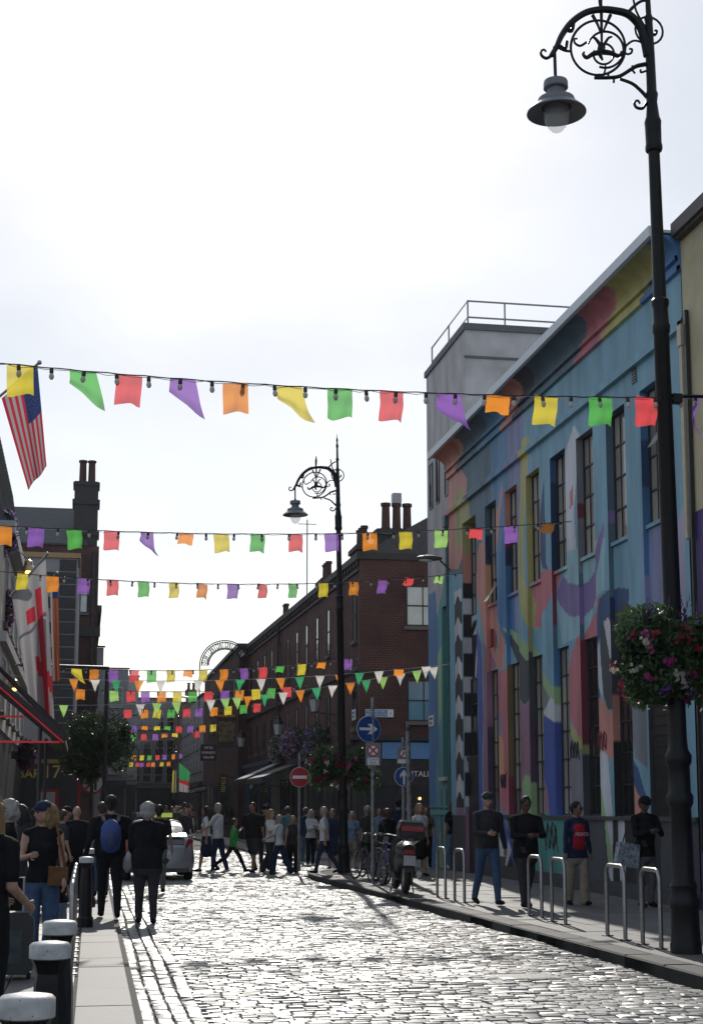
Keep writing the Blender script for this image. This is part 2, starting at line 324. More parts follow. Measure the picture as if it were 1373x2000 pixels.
MURAL = [wpoly(*a) for a in [
 ('slate', [(876, 900), (962, 800), (962, 1000), (948, 1015), (930, 1120), (876, 1120)]),
 ('steel', [(957, 830), (1000, 780), (1004, 1010), (985, 1190), (962, 1190)]),
 ('lav', [(988, 800), (1026, 760), (1018, 960), (1013, 1110), (1014, 1160), (1008, 1260), (1000, 1250), (990, 1180), (992, 1000)]),
 ('blue2', [(975, 1085), (990, 1000), (996, 1160), (1000, 1250), (985, 1260), (970, 1200)]),
 ('sal', [(874, 860), (897, 905), (899, 915), (912, 935), (911, 960), (909, 975), (916, 990), (918, 1040), (895, 1112), (876, 1112)]),
 ('olive', [(889, 975), (897, 950), (903, 955), (909, 975), (916, 975), (919, 1040), (890, 1075)]),
 ('sal', [(979, 940), (981, 960), (978, 985), (968, 1090), (960, 1105), (952, 1120), (963, 1010), (974, 985)]),
 ('sal', [(936, 1060), (948, 1060), (948, 1160), (965, 1180), (968, 1210), (985, 1250), (985, 1300), (951, 1312), (946, 1250), (930, 1150), (932, 1080)]),
 ('yel', [(1018, 860), (1012, 1050), (1012, 1150), (1018, 1200), (1028, 1222), (1040, 1228), (1050, 1222), (1054, 1200), (1052, 1150), (1037, 1150), (1028, 1148), (1022, 1130), (1022, 1050), (1026, 978), (1034, 850)]),
 ('steel', [(1036, 1120), (1050, 1090), (1056, 1125), (1040, 1138)]),
 ('dblue', [(1048, 1060), (1062, 930), (1066, 1100), (1070, 1112), (1060, 1112)]),
 ('pink', [(1030, 1150), (1052, 1120), (1070, 1110), (1088, 1118), (1083, 1134), (1078, 1156), (1070, 1180), (1058, 1200), (1052, 1222), (1044, 1227), (1036, 1222), (1038, 1180)]),
 ('white', [(1098, 900), (1120, 830), (1132, 850), (1120, 1000), (1126, 1090), (1132, 1102), (1120, 1100), (1104, 1080), (1097, 1000)]),
 ('pale', [(1100, 1080), (1180, 1050), (1180, 1150), (1165, 1165), (1150, 1190), (1140, 1240), (1090, 1260), (1078, 1180), (1090, 1125)]),
 ('pur', [(1178, 1018), (1168, 1052), (1158, 1086), (1152, 1116), (1140, 1136), (1126, 1142), (1106, 1138), (1090, 1125), (1078, 1160), (1083, 1178), (1096, 1196), (1116, 1205), (1134, 1202), (1150, 1186), (1158, 1160), (1162, 1130), (1170, 1090), (1180, 1035)]),
 ('lav', [(1252, 1040), (1300, 1010), (1300, 1260), (1280, 1210), (1258, 1180)]),
 ('lilac', [(1310, 1060), (1335, 980), (1340, 1300), (1310, 1300)]),
 ('pink', [(1112, 965), (1118, 945), (1119, 985), (1112, 995)]),
 ('dblue', [(1216, 1149), (1200, 1148), (1184, 1154), (1172, 1166), (1164, 1180), (1160, 1200), (1157, 1240), (1158, 1330), (1164, 1350), (1172, 1368), (1167, 1320), (1163, 1280), (1170, 1250), (1180, 1225), (1190, 1205), (1210, 1180), (1226, 1165)]),
 ('dgrey', [(1172, 1235), (1185, 1200), (1212, 1175), (1250, 1190), (1260, 1400), (1187, 1385), (1178, 1360), (1173, 1300)]),
 ('white', [(1178, 1214), (1188, 1206), (1196, 1240), (1200, 1290), (1190, 1285)]),
 ('pink', [(1170, 1166), (1160, 1176), (1158, 1188), (1144, 1216), (1134, 1236), (1126, 1245), (1118, 1271), (1108, 1318), (1107, 1363), (1109, 1400), (1120, 1418), (1131, 1443), (1150, 1440), (1150, 1260), (1156, 1240), (1160, 1215), (1166, 1195)]),
 ('white', [(1169, 1250), (1163, 1281), (1163, 1312), (1169, 1343), (1177, 1365), (1175, 1322), (1171, 1271)]),
 ('sal', [(1162, 1358), (1177, 1368), (1190, 1390), (1206, 1400), (1206, 1490), (1190, 1480), (1185, 1474), (1175, 1464), (1164, 1460)]),
 ('white', [(1164, 1462), (1177, 1465), (1186, 1476), (1195, 1578), (1197, 1740), (1187, 1700), (1181, 1600), (1171, 1537)]),
 ('green', [(1166, 1500), (1173, 1537), (1181, 1582), (1196, 1680), (1188, 1690), (1172, 1610), (1169, 1578)]),
 ('grey', [(1053, 1320), (1078, 1360), (1070, 1400), (1054, 1400)]),
 ('white', [(1061, 1392), (1076, 1358), (1092, 1360), (1092, 1418), (1066, 1402)]),
 ('royal', [(1056, 1398), (1066, 1400), (1094, 1418), (1100, 1596), (1060, 1590)]),
 ('green', [(1053, 1298), (1075, 1339), (1092, 1342), (1092, 1370), (1073, 1363), (1054, 1326)]),
 ('mauve', [(1060, 1510), (1070, 1550), (1073, 1590), (1060, 1585)]),
 ('grey', [(1107, 1420), (1131, 1460), (1150, 1465), (1150, 1600), (1110, 1600)]),
 ('olive', [(1107, 1400), (1128, 1437), (1150, 1445), (1150, 1464), (1130, 1464), (1107, 1424)]),
 ('dgrey', [(984, 1232), (1000, 1246), (1027, 1290), (1050, 1290), (1050, 1350), (1023, 1378), (1012, 1361), (1004, 1298), (990, 1261)]),
 ('green', [(980, 1226), (992, 1230), (1025, 1253), (1050, 1281), (1027, 1290), (1009, 1267)]),
 ('mauve', [(1005, 1330), (1014, 1365), (1024, 1380), (1048, 1350), (1048, 1590), (1010, 1590)]),
 ('green', [(1020, 1530), (1025, 1512), (1045, 1522), (1045, 1592), (1022, 1590)]),
 ('royal', [(928, 1215), (940, 1260), (943, 1400), (941, 1500), (945, 1640), (930, 1640), (934, 1400)]),
 ('mauve', [(943, 1250), (962, 1300), (962, 1590), (944, 1590)]),
 ('pink', [(969, 1315), (1000, 1300), (1002, 1590), (973, 1590), (971, 1400)]),
 ('orange', [(971, 1425), (983, 1450), (986, 1520), (976, 1520), (972, 1460)]),
 ('lav', [(971, 1385), (978, 1400), (980, 1440), (972, 1430)]),
 ('lav', [(974, 1560), (990, 1600), (1000, 1690), (985, 1640), (972, 1590)]),
 ('white', [(966 + 7 * math.cos(t), 1252 + 25 * math.sin(t)) for t in [i * .5236 for i in range(12)]]),
 ('teal', [(1056, 1580), (1075, 1592), (1104, 1600), (1112, 1720), (1040, 1700), (1040, 1600)]),
 ('dgrey', [(1112, 1600), (1180, 1600), (1188, 1700), (1180, 1740), (1108, 1710)]),
 ('black', [(1197, 1598), (1290, 1600), (1290, 1800), (1197, 1760)]),
 ('white', [(1206, 1600), (1218, 1600), (1222, 1720), (1211, 1720)]),
 ('royal', [(962, 1590), (980, 1590), (998, 1640), (1004, 1690), (990, 1660), (975, 1630)]),
 ('black', [(985, 1655), (1000, 1680), (1004, 1700), (985, 1690)]),
 ('white', [(972, 1600), (978, 1620), (984, 1672), (976, 1672)]), ('white', [(992, 1640), (998, 1660), (990, 1690), (986, 1690)]),
 ('dblue', [(1225, 1470), (1246, 1500), (1262, 1560), (1262, 1600), (1240, 1560), (1226, 1520)]), ('sal', [(1234, 1526), (1250, 1560), (1252, 1598), (1238, 1596)]), ('grey', [(1226, 1380), (1262, 1390), (1264, 1500), (1240, 1480)]),
]]
CORN = [((.5, 0, 0), 0)]
def inpoly(Y, Z, poly):
    c_ = np.zeros(Y.shape, bool); n = len(poly); j = n - 1
    for i in range(n):
        (y1, z1), (y2, z2) = poly[i], poly[j]
        if z1 != z2: c_ ^= ((z1 > Z) != (z2 > Z)) & (Y < (y2 - y1) * (Z - z1) / (z2 - z1) + y1)
        j = i
    return c_
def mural_col(Y, Z):
    out = np.empty(Y.shape + (3,)); out[:] = C['lb']
    out[Z < 1.5] = C['dgrey']
    for c_, poly in MURAL: out[inpoly(Y, Z, poly)] = c_
    return out
def const(c_): return lambda Y, Z: np.broadcast_to(np.array(c_), Y.shape + (3,))
class Painted:
    def __init__(s): s.v = []; s.f = []; s.c = []
    def rect(s, o, du, dv, fn, cell=.05):
        """fine grid over o + a*du + b*dv painted with fn(Y, Z)"""
        o, du, dv = np.array(o, float), np.array(du, float), np.array(dv, float)
        nu, nv = max(1, int(math.ceil(np.linalg.norm(du) / cell))), max(1, int(math.ceil(np.linalg.norm(dv) / cell)))
        a, b_ = np.meshgrid(np.linspace(0, 1, nu + 1), np.linspace(0, 1, nv + 1)); P = o + a[..., None] * du + b_[..., None] * dv
        base = len(s.v); s.v += [tuple(p) for p in P.reshape(-1, 3)]; s.c += [tuple(q) for q in np.asarray(fn(P[..., 1], P[..., 2])).reshape(-1, 3)]
        W = nu + 1; s.f += [(base + j * W + i, base + j * W + i + 1, base + (j + 1) * W + i + 1, base + (j + 1) * W + i) for j in range(nv) for i in range(nu)]
    def strip(s, prof, y0, y1, fn, cell=.06):
        """profile of (x, z) points swept along Y"""
        for (xa, za), (xb, zb) in zip(prof, prof[1:]): s.rect((xa, y0, za), (0, y1 - y0, 0), (xb - xa, 0, zb - za), fn, cell)
    def build(s, name, m, parent):
        me = bpy.data.meshes.new(name); me.from_pydata(s.v, [], s.f); a = me.color_attributes.new('paint', 'FLOAT_COLOR', 'POINT')
        a.data.foreach_set('color', np.c_[np.array(s.c), np.ones(len(s.c))].astype('f').ravel()); me.materials.append(m)
        return put(name, me, parent)
PAINT = paint_mat('mural_paint')
mb_ = thing('mural_building', 'two storey building covered in a pastel abstract mural with a coved cornice', 'building', (WX, 30, 0))
mb_.location = (0, 0, 0)
bays = [(v - .98, v) for v in (34.12, 32.4, 30.72, 29.0, 27.33, 25.63, 23.9)]
ent = (34.98, 36.3); Y0, Y1 = 21.95, 37.75
ZS, ZT, LS, LT, TOP = 6.5, 8.88, 1.53, 4.9, 10.42
RB, RW = .09, .19
cuts = sorted([v for a in bays for v in a] + list(ent)); cuts = [Y0] + cuts + [Y1]
Pm = Painted()
for i in range(0, len(cuts), 2): Pm.rect((WX, cuts[i], LS), (0, cuts[i + 1] - cuts[i], 0), (0, 0, ZT - LS), mural_col, .036)   # pilasters
Pm.rect((WX, Y0, ZT), (0, Y1 - Y0, 0), (0, 0, TOP - ZT), mural_col, .04)
Pm.rect((WX, Y0, 0.1), (0, ent[0] - Y0, 0), (0, 0, LS - .1), mural_col, .04); Pm.rect((WX, ent[1], .1), (0, Y1 - ent[1], 0), (0, 0, LS - .1), mural_col, .04)
jam = [  # per bay, colours of the reveal from top to bottom with the height where each starts
 [('slate', 8.9), ('navy', 8.2), ('orange', 7.5), ('sal', 6.6), ('mauve', 4.9), ('plum', 3.6)],
 [('sal', 8.9), ('maroon', 8.1), ('navy', 7.6), ('blue2', 7.2), ('brown', 4.9), ('maroon', 2.4)],
 [('olive', 8.9), ('yel', 8.0), ('olive', 6.2), ('dgrey', 5.0), ('plum', 3.5), ('green', 2.2)],
 [('dblue', 8.9), ('navy', 8.4), ('maroon', 6.5), ('slate', 5.4), ('blue2', 4.9), ('green', 4.1), ('white', 3.8), ('royal', 3.4)],
 [('grey', 8.9), ('maroon', 7.6), ('grey', 7.3), ('slate', 6.2), ('pur', 5.9), ('slate', 5.2), ('maroon', 4.9), ('olive', 2.9), ('dgrey', 2.7)],
 [('slate', 8.9), ('pur', 7.1), ('slate', 6.9), ('navy', 5.5), ('dgrey', 5.1), ('sal', 3.7), ('black', 2.9)],
 [('blue2', 8.9), ('dblue', 8.0), ('blue2', 7.2), ('lav', 5.6), ('dgrey', 5.0)]]
def jam_fn(i):
    J = jam[i]
    def fn(Y, Z):
        out = np.empty(Y.shape + (3,)); out[:] = C[J[0][0]]
        for n_, z_ in J: out[Z <= z_] = C[n_]
        return out
    return fn
for i, (a, b_) in enumerate(bays):
    f = jam_fn(i)
    Pm.rect((WX, b_, LS), (RW, 0, 0), (0, 0, ZT - LS), f, .06); Pm.rect((WX, a, LS), (RW, 0, 0), (0, 0, ZT - LS), f, .06)
    Pm.rect((WX + RB, a, LT), (0, b_ - a, 0), (0, 0, ZS - LT), mural_col, .04)
    Pm.rect((WX, a, ZT), (0, b_ - a, 0), (RW, 0, 0), f, .08); Pm.rect((WX + RB, a, LT), (0, b_ - a, 0), (RW - RB, 0, 0), const(C['dgrey']), .1)
    Pm.rect((WX + RB - .05, a, ZS), (0, b_ - a, 0), (RW - RB + .05, 0, 0), mural_col, .08); Pm.rect((WX + RB - .05, a, ZS - .07), (0, b_ - a, 0), (0, 0, .07), mural_col, .08)
    Pm.rect((WX - .04, a - .02, LS), (0, b_ - a + .04, 0), (RW + .04, 0, 0), const(C['white']), .1)
# entrance bay: arched black and white infill
def ent_fn(Y, Z):
    out = np.empty(Y.shape + (3,)); out[:] = C['black']; d = np.hypot((Y - 35.0) * 1.0, (Z - 4.6) * .62)
    for r0, r1 in ((.34, .46), (.6, .74), (.9, 1.05)): out[(d > r0) & (d < r1) & (Z > 4.3)] = C['white']
    out[(Z > 6.35)] = C['white']; out[(Z > 6.0) & (np.mod(Z * 1.0 + (Y - 35) * .6, .5) < .22) & (Z < 6.4)] = C['white']; return out
def stripe_fn(ph, w_):
    def fn(Y, Z):
        out = np.empty(Y.shape + (3,)); out[:] = C['black']; q = np.mod(Z + ph + .1 * np.sin(Y * 9), 1.0)
        out[q < w_] = C['white']; out[Z > 7.35] = C['sal']; out[Z > 8.1] = C['olive']; out[Z < 1.7] = C['mauve']; return out
    return fn
Pm.rect((WX + .22, ent[0], LT - .5), (0, ent[1] - ent[0], 0), (0, 0, ZS - LT + .5), ent_fn, .03)
Pm.rect((WX, ent[1], .1), (.32, 0, 0), (0, 0, ZT - .1), stripe_fn(.45, .42), .05); Pm.rect((WX, ent[0], .1), (.32, 0, 0), (0, 0, ZT - .1), jam_fn(0), .08); Pm.rect((WX, ent[0], ZT), (0, ent[1] - ent[0], 0), (.32, 0, 0), const(C['olive']), .2)
Pm.rect((WX - .004, ent[1] + .1, 1.5), (0, .75, 0), (0, 0, 5.75), stripe_fn(0, .44), .03)     # striped corner column
wall = Pm.build('wall', PAINT, mb_)
# string courses, parapet cove and fascia
Pc = Painted()
def prof_len(prof): return prof
def cornice_col(Y, Z):
    out = mural_col(Y, np.minimum(Z, 10.3)).copy(); t = Y + 1.9 * np.sqrt(np.clip(Z - 10.5, 0, 1))
    for a, c_ in ((21, 'blue2'), (23.6, 'yel'), (25.6, 'pink'), (27.2, 'slate'), (30.6, 'dgrey'), (31.5, 'sal'), (32.5, 'steel'), (34.5, 'slate'), (36.7, 'sal')): out[t > a] = C[c_]
    return out
Pc.strip([(WX, 10.35), (WX - .07, 10.36), (WX - .07, 10.45), (WX - .03, 10.46), (WX - .03, 10.55), (WX - .1, 10.56), (WX - .1, 10.62), (WX - .06, 10.63)], Y0, Y1, cornice_col, .06)
Pc.strip([(WX - .06 - .43 * (1 - math.cos(t)), 10.63 + .32 * math.sin(t)) for t in [math.pi / 2 * i / 8 for i in range(9)]], Y0, Y1, cornice_col, .07)
Pc.strip([(WX + .0, 9.36), (WX - .09, 9.37), (WX - .09, 9.5), (WX - .03, 9.53), (WX, 9.6)], Y0, Y1, mural_col, .06)
Pc.build('cornice', PAINT, mb_)
cov = [(WX - .06 - .43 * (1 - math.cos(t)), 10.63 + .32 * math.sin(t)) for t in [math.pi / 2 * i / 8 for i in range(9)]]
b = MB(); b.prism([(x, Y1 - .002, z) for x, z in cov] + [(WX + .3, Y1 - .002, 10.95), (WX + .3, Y1 - .002, 10.4), (WX, Y1 - .002, 10.4)], (0, .03, 0)); b.build('cornice_end', mat('salmon_paint', C['sal'], .6), mb_)
b = MB(); b.prism([(x, Y0 - .03, z) for x, z in cov] + [(WX + .3, Y0 - .03, 10.95), (WX + .3, Y0 - .03, 10.4), (WX, Y0 - .03, 10.4)], (0, .03, 0)); b.build('cornice_end', mat('blue_paint', C['blue2'], .6), mb_)
b = MB(); b.box(WX - .55, WX - .47, Y0 - .05, Y1 + .05, 10.9, 11.08); b.box(WX - .5, WX + 5, Y0, Y1, 11.0, 11.05); b.build('fascia', mat('fascia_grey', (.62, .64, .66), .45, var=.08), mb_)
b = MB(); b.box(WX + .33, WX + 8, Y0, Y1, .05, 10.97); b.build('core', mat('inner_dark', (.03, .03, .032), .8), mb_)
b = MB(); b.box(WX - .03, WX + .05, Y0, ent[0], .1, .38); b.box(WX - .05, WX, Y0, ent[0], LS - .07, LS + .0); b.build('plinth', mat('plinth_paint', (.06, .062, .065), .55, var=.3), mb_)
# windows: steel frames, each pane its own piece
M_STEEL = mat('window_steel', (.03, .03, .032), .4); M_PANE = mat('blind_behind_glass', (.34, .3, .26), .12, var=.15, scale=1.5, objvar=.4, spec=.8); M_PANED = mat('dark_glass', (.02, .022, .025), .06, var=.1, spec=.9, objvar=.3)
def window(a, b_, z0, z1, nc, nr, x, panem, parent, openpane=None):
    f = MB(); t = .035
    f.box(x - .03, x + .02, a, a + t, z0, z1); f.box(x - .03, x + .02, b_ - t, b_, z0, z1); f.box(x - .03, x + .02, a + t, b_ - t, z0, z0 + t); f.box(x - .03, x + .02, a + t, b_ - t, z1 - t, z1)
    for i in range(1, nc): y_ = a + (b_ - a) * i / nc; f.box(x - .02, x + .015, y_ - .013, y_ + .013, z0 + t, z1 - t)
    for j in range(1, nr): zz = z0 + (z1 - z0) * j / nr; f.box(x - .024, x + .012, a + t, b_ - t, zz - .015, zz + .015)
    o = f.build('window', M_STEEL, parent); w_, h_ = (b_ - a) / nc, (z1 - z0) / nr
    key = ('pane', round(w_, 3), round(h_, 3), panem.name)
    if key not in MATS: q = MB(); q.box(0, .006, -w_ / 2, w_ / 2, -h_ / 2, h_ / 2); MATS[key] = q.mesh('pane', panem)
    for i in range(nc):
        for j in range(nr):
            rot = (0, rnd.gauss(0, .004), rnd.gauss(0, .004)); p = Vector((x, a + (i + .5) * w_, z0 + (j + .5) * h_))
            if openpane == (i, j): rot = (0, R(32), 0); p += Vector((-.16, 0, -.03))
            put('pane', MATS[key], o, p, rot)
    return o
for i, (a, b_) in enumerate(bays):
    window(a, b_, ZS, ZT, 3, 4, WX + RW - .02, M_PANE, mb_, {0: (1, 0), 6: (0, 2)}.get(i))
    if i < 6: window(a, b_, LS, LT, 3, 6, WX + RW - .02, M_PANED if i > 3 else M_PANE, mb_)
window(ent[0], ent[1], ZS, ZT - .25, 4, 4, WX + .26, M_PANE, mb_)
window(ent[0] + .1, ent[1] - .1, 2.95, 4.9, 2, 3, WX + .18, M_PANED, mb_)
b = MB(); b.box(WX + .1, WX + .16, ent[0], ent[1], .1, 2.85); b.box(WX + .06, WX + .2, ent[0], ent[1], 2.85, 2.95); b.build('door', mat('door_black', (.012, .012, .014), .35), mb_)
b = MB(); b.box(WX + .05, WX + .1, 22.05, bays[6][1] - .1, .1, 3.9); b.box(WX - .02, WX + .1, 22.0, bays[6][1], 3.9, 4.05)
for k in range(22): b.box(WX + .035, WX + .055, 22.06, bays[6][1] - .12, .15 + k * .17, .26 + k * .17)
b.build('roller_shutter', mat('shutter_dark', (.02, .02, .022), .4, metal=.3), mb_)
b = MB(); b.box(WX - .09, WX, 33.42, 33.72, 5.42, 5.84); b.build('alarm_box', mat('alarm_red', (.3, .03, .03), .4), mb_)
for (yy, zz) in ((24.0, 9.1), (23.2, 6.25)):
    b = MB()
    for k in range(5): b.box(WX - .02 + (.17 if zz < 7 else 0), WX + .02 + (.17 if zz < 7 else 0), yy, yy + .22, zz + k * .055, zz + k * .055 + .03)
    b.build('air_vent', M_STEEL, mb_)
# spray tags on the lower wall
def scribble(name, parent, c0, size, mname, colr, seed, n=26):
    r2 = random.Random(seed); y_, z_ = c0; q = MB(); pts_ = []
    for k in range(n): t = k / n; pts_.append((WX - .006, y_ - size * t + .12 * size * math.sin(k * 2.1), z_ + .35 * size * math.sin(k * 1.35 + seed) + r2.uniform(-.05, .05) * size))
    q.tube(pts_, .012, 4); q.build(name, mat(mname, colr, .6), parent)
scribble('spray_tag', mb_, (26.45, 2.9), .5, 'spray_red', (.16, .03, .04), 3); scribble('spray_tag', mb_, (28.0, 2.8), .5, 'spray_black', (.015, .015, .015), 5); scribble('spray_tag', mb_, (33.0, 2.3), .45, 'spray_black', (0, 0, 0), 8); scribble('spray_tag', mb_, (29.7, 1.1), .8, 'spray_black', (0, 0, 0), 11); scribble('spray_tag', mb_, (27.7, 1.0), .7, 'spray_grey', (.25, .25, .27), 4)
# ---------------- concrete stair tower at the far end, painted below
tw = thing('stair_tower', 'grey concrete stair tower with roof railing and blue painted base', 'building')
def tower_col(Y, Z):
    out = np.empty(Y.shape + (3,)); out[:] = lin(182, 174, 174); t = (Y - 37.75) / 2.7
    lim = 8.6 - 3.0 * t; out[Z < lim] = C['teal']; out[Z < 9.2 - 7.2 * np.clip(t - .05, 0, 1)] = lin(104, 152, 158)
    out[(t > .58 + .1 * np.sin(Z * .9)) & (Z < 7.6)] = C['blue2']; out[(t > .42) & (t < .58) & (np.sin(Z * 1.3 + Y) > .3) & (Z < 6)] = C['green']; out[(t < .3) & (Z < 6.5)] = lin(84, 150, 146)
    out[(Z < 2.2) & (np.sin(Y * 11) > .5) & (t < .5) & (Z > .6)] = C['dteal']; return out
Pt = Painted(); TX = WX + .05
wy0, wy1, wz0, wz1 = 38.28, 38.78, 2.5, 7.05
Pt.rect((TX, 37.75, 0), (0, wy0 - 37.75, 0), (0, 0, 14), tower_col, .06); Pt.rect((TX, wy1, 0), (0, 40.4 - wy1, 0), (0, 0, 14), tower_col, .06)
Pt.rect((TX, wy0, 0), (0, wy1 - wy0, 0), (0, 0, wz0), tower_col, .06); Pt.rect((TX, wy0, wz1), (0, wy1 - wy0, 0), (0, 0, 14 - wz1), tower_col, .06)
Pt.rect((TX, wy1, wz0), (.2, 0, 0), (0, 0, wz1 - wz0), const(C['teal']), .1); Pt.rect((TX, wy0, wz0), (.2, 0, 0), (0, 0, wz1 - wz0), const(C['teal']), .1)
Pt.build('wall', PAINT, tw)
M_CONC = mat('concrete', (.5, .465, .455), .8, var=.22, scale=1.6, bump=.2, bscale=30)
b = MB(); b.quad((TX, 36.0, 10.5), (TX, 37.75, 10.5), (TX, 37.75, 14), (TX, 36.0, 14)); b.quad((TX, 36, 10.5), (19, 36, 10.5), (19, 36, 14), (TX, 36, 14)); b.quad((TX, 40.4, 0), (19, 40.4, 0), (19, 40.4, 14), (TX, 40.4, 14)); b.quad((TX, 36, 14), (19, 36, 14), (19, 40.4, 14), (TX, 40.4, 14)); b.quad((TX + .4, 40.3, 0), (TX + .4, 37.7, 0), (TX + .4, 37.7, 13), (TX + .4, 40.3, 13)); b.build('block', M_CONC, tw)
b = MB(); b.box(TX - .05, 19.1, 35.93, 36.12, 13.95, 14.12); b.box(TX - .05, TX + .14, 36.12, 40.48, 13.95, 14.12); b.box(TX - .03, 19.1, 35.965, 36.0, 13.2, 13.26); b.build('coping', mat('coping_dark', (.13, .13, .14), .7), tw)
b = MB()
for zz in (14.38, 14.82): b.tube([(TX + .15, 40.3, zz), (TX + .15, 36.25, zz), (19, 36.25, zz)], .025, 6)
for p in ((TX + .15, 40.3), (TX + .15, 38.3), (TX + .15, 36.25), (10.6, 36.25), (12.4, 36.25), (14.4, 36.25)): b.tube([(*p, 14.1), (*p, 14.84)], .024, 6)
b.build('roof_railing', mat('galvanised', (.3, .31, .32), .45, metal=.6), tw)
window(wy0, wy1, wz0, wz1, 1, 5, TX + .16, M_PANED, tw)
for k, (yy, zz) in enumerate(((37.9, 10.0), (38.9, 10.0), (39.7, 10.0))): window(yy, yy + .35, zz, zz + 1.3, 1, 1, TX - .0, M_PANED, tw)
b = MB(); b.box(TX - .1, TX + .05, wy0 - .1, wy1 + .1, wz0 - .1, wz0); b.build('sill', M_CONC, tw)
b = MB(); b.tube([(TX - .06, 37.85, .1), (TX - .06, 37.85, 8.9), (TX - .12, 37.85, 9.2)], .05, 8); b.box(TX - .16, TX, 37.72, 37.98, 9.1, 9.4); b.build('downpipe', mat('teal_pipe', C['dteal'], .5), tw)
b = MB(); b.box(TX - .03, TX, 37.98, 40.38, 1.5, 1.62); b.box(TX - .03, TX, 37.98, 40.38, 1.7, 1.74); b.build('ledge', mat('ledge_teal', C['teal'], .5), tw)
def plate(name, label, cat, loc, rot, w_, h_, lines, bgc, fgc, size, border=None):
    t = thing(name, label, cat, loc); t.rotation_euler = rot
    q = MB(); q.box(-w_ / 2, w_ / 2, -h_ / 2, h_ / 2, -.012, 0); q.build('plate', mat('plate_' + bgc, PLATE[bgc], .4, var=.05), t)
    for k, l in enumerate(lines):
        zc = (len(lines) / 2 - .5 - k) * size * 1.05
        if l[0] == '#':      # worn name, too faint to read
            for j in range(int(l[1])): MB().box(-w_ * .36 + j * size * .8, -w_ * .36 + j * size * .8 + size * .5, zc - size * .3, zc + size * .3, 0, .003).build('worn_letter', mat('plate_' + fgc, PLATE[fgc], .4, var=0), t)
            continue
        put('lettering', text_mesh(l, size, mat('plate_' + fgc, PLATE[fgc], .4, var=0), depth=.001), t, (0, zc, .003))
    return t
PLATE = dict(white=(.75, .75, .75), blue=(.02, .07, .25), black=(.015, .015, .017), red=(.35, .015, .02), green=(.03, .14, .06), sky=(.22, .42, .6))
q = on_x(843, 1408, TX); plate('street_sign', 'small white street name plate fixed to the blue painted tower', 'street sign', (TX - .02, q.y, q.z), FACE_STREET, .6, .3, ['#5', '#4'], 'white', 'black', .11)
# cobra street light on the tower corner
lt = thing('wall_light', 'flat oval street light on an arm from the mural building corner', 'street light'); a = on_y(838, 1090, 37.4); e_ = Vector((WX - .02, 37.6, a.z - .25))
q = MB(); q.tube([e_, e_ + Vector((-.25, -.02, .22)), a + Vector((.3, 0, .03))], .025, 6); q.build('arm', M_STEEL, lt)
q = MB(); q.ball(a, .36, 14, 0, (1.0, .45, .22)); q.build('lamp_head', mat('lamp_head_grey', (.1, .1, .1), .5), lt); q = MB(); q.ball(a + Vector((-.08, 0, -.06)), .2, 10, 0, (1, .6, .25)); q.build('lens', mat('lens_white', (.7, .7, .7), .2), lt)
# ---------------- neighbour at the near end: cream over purple
nb = thing('cream_building', 'cream rendered building with purple ground floor and round black hanging sign', 'building')
b = MB(); b.box(WX, WX + 9, 10, Y0 - .03, 6.3, 10.85); b.build('upper_wall', mat('cream_render', (.5, .42, .27), .75, var=.2, scale=1.5), nb); b = MB(); b.box(WX + .01, WX + 9, 10, Y0 - .03, .05, 6.3); b.build('lower_wall', mat('purple_paint', (.085, .05, .19), .5, var=.25, scale=1), nb)
b = MB(); b.box(WX - .12, WX + 9, 10, Y0 - .08, 10.85, 11.05); b.box(WX - .18, WX - .1, 10, Y0 - .07, 10.9, 11.12); b.build('eaves', mat('eaves_brown', (.07, .06, .055), .6), nb)
b = MB(); b.box(WX - .12, WX, Y0 - .2, Y0 - .04, 9.05, 9.4); b.box(WX - .1, WX - .01, Y0 - .17, Y0 - .06, 5.9, 9.05); b.build('downpipe', mat('cream_pipe', (.5, .43, .3), .5), nb)
b = MB(); b.box(WX - .08, WX - .02, Y0 - .3, Y0 - .24, 1, 9.6); b.build('cable_duct', M_STEEL, nb)
b = MB(); M_ = Matrix.Translation((WX + .05, 19.5, 9.85)) @ Matrix.Rotation(R(90), 4, 'X'); q = MB(); q.lathe([(.6, -.1), (.62, -.08), (.62, .08), (.6, .1)], 28); q.xf(M_); q.build('hanging_sign', M_STEEL, nb)
b.tube([(WX, 19.5, 10.5), (WX - .4, 19.5, 10.5)], .03, 6); b.build('sign_bracket', M_STEEL, nb)
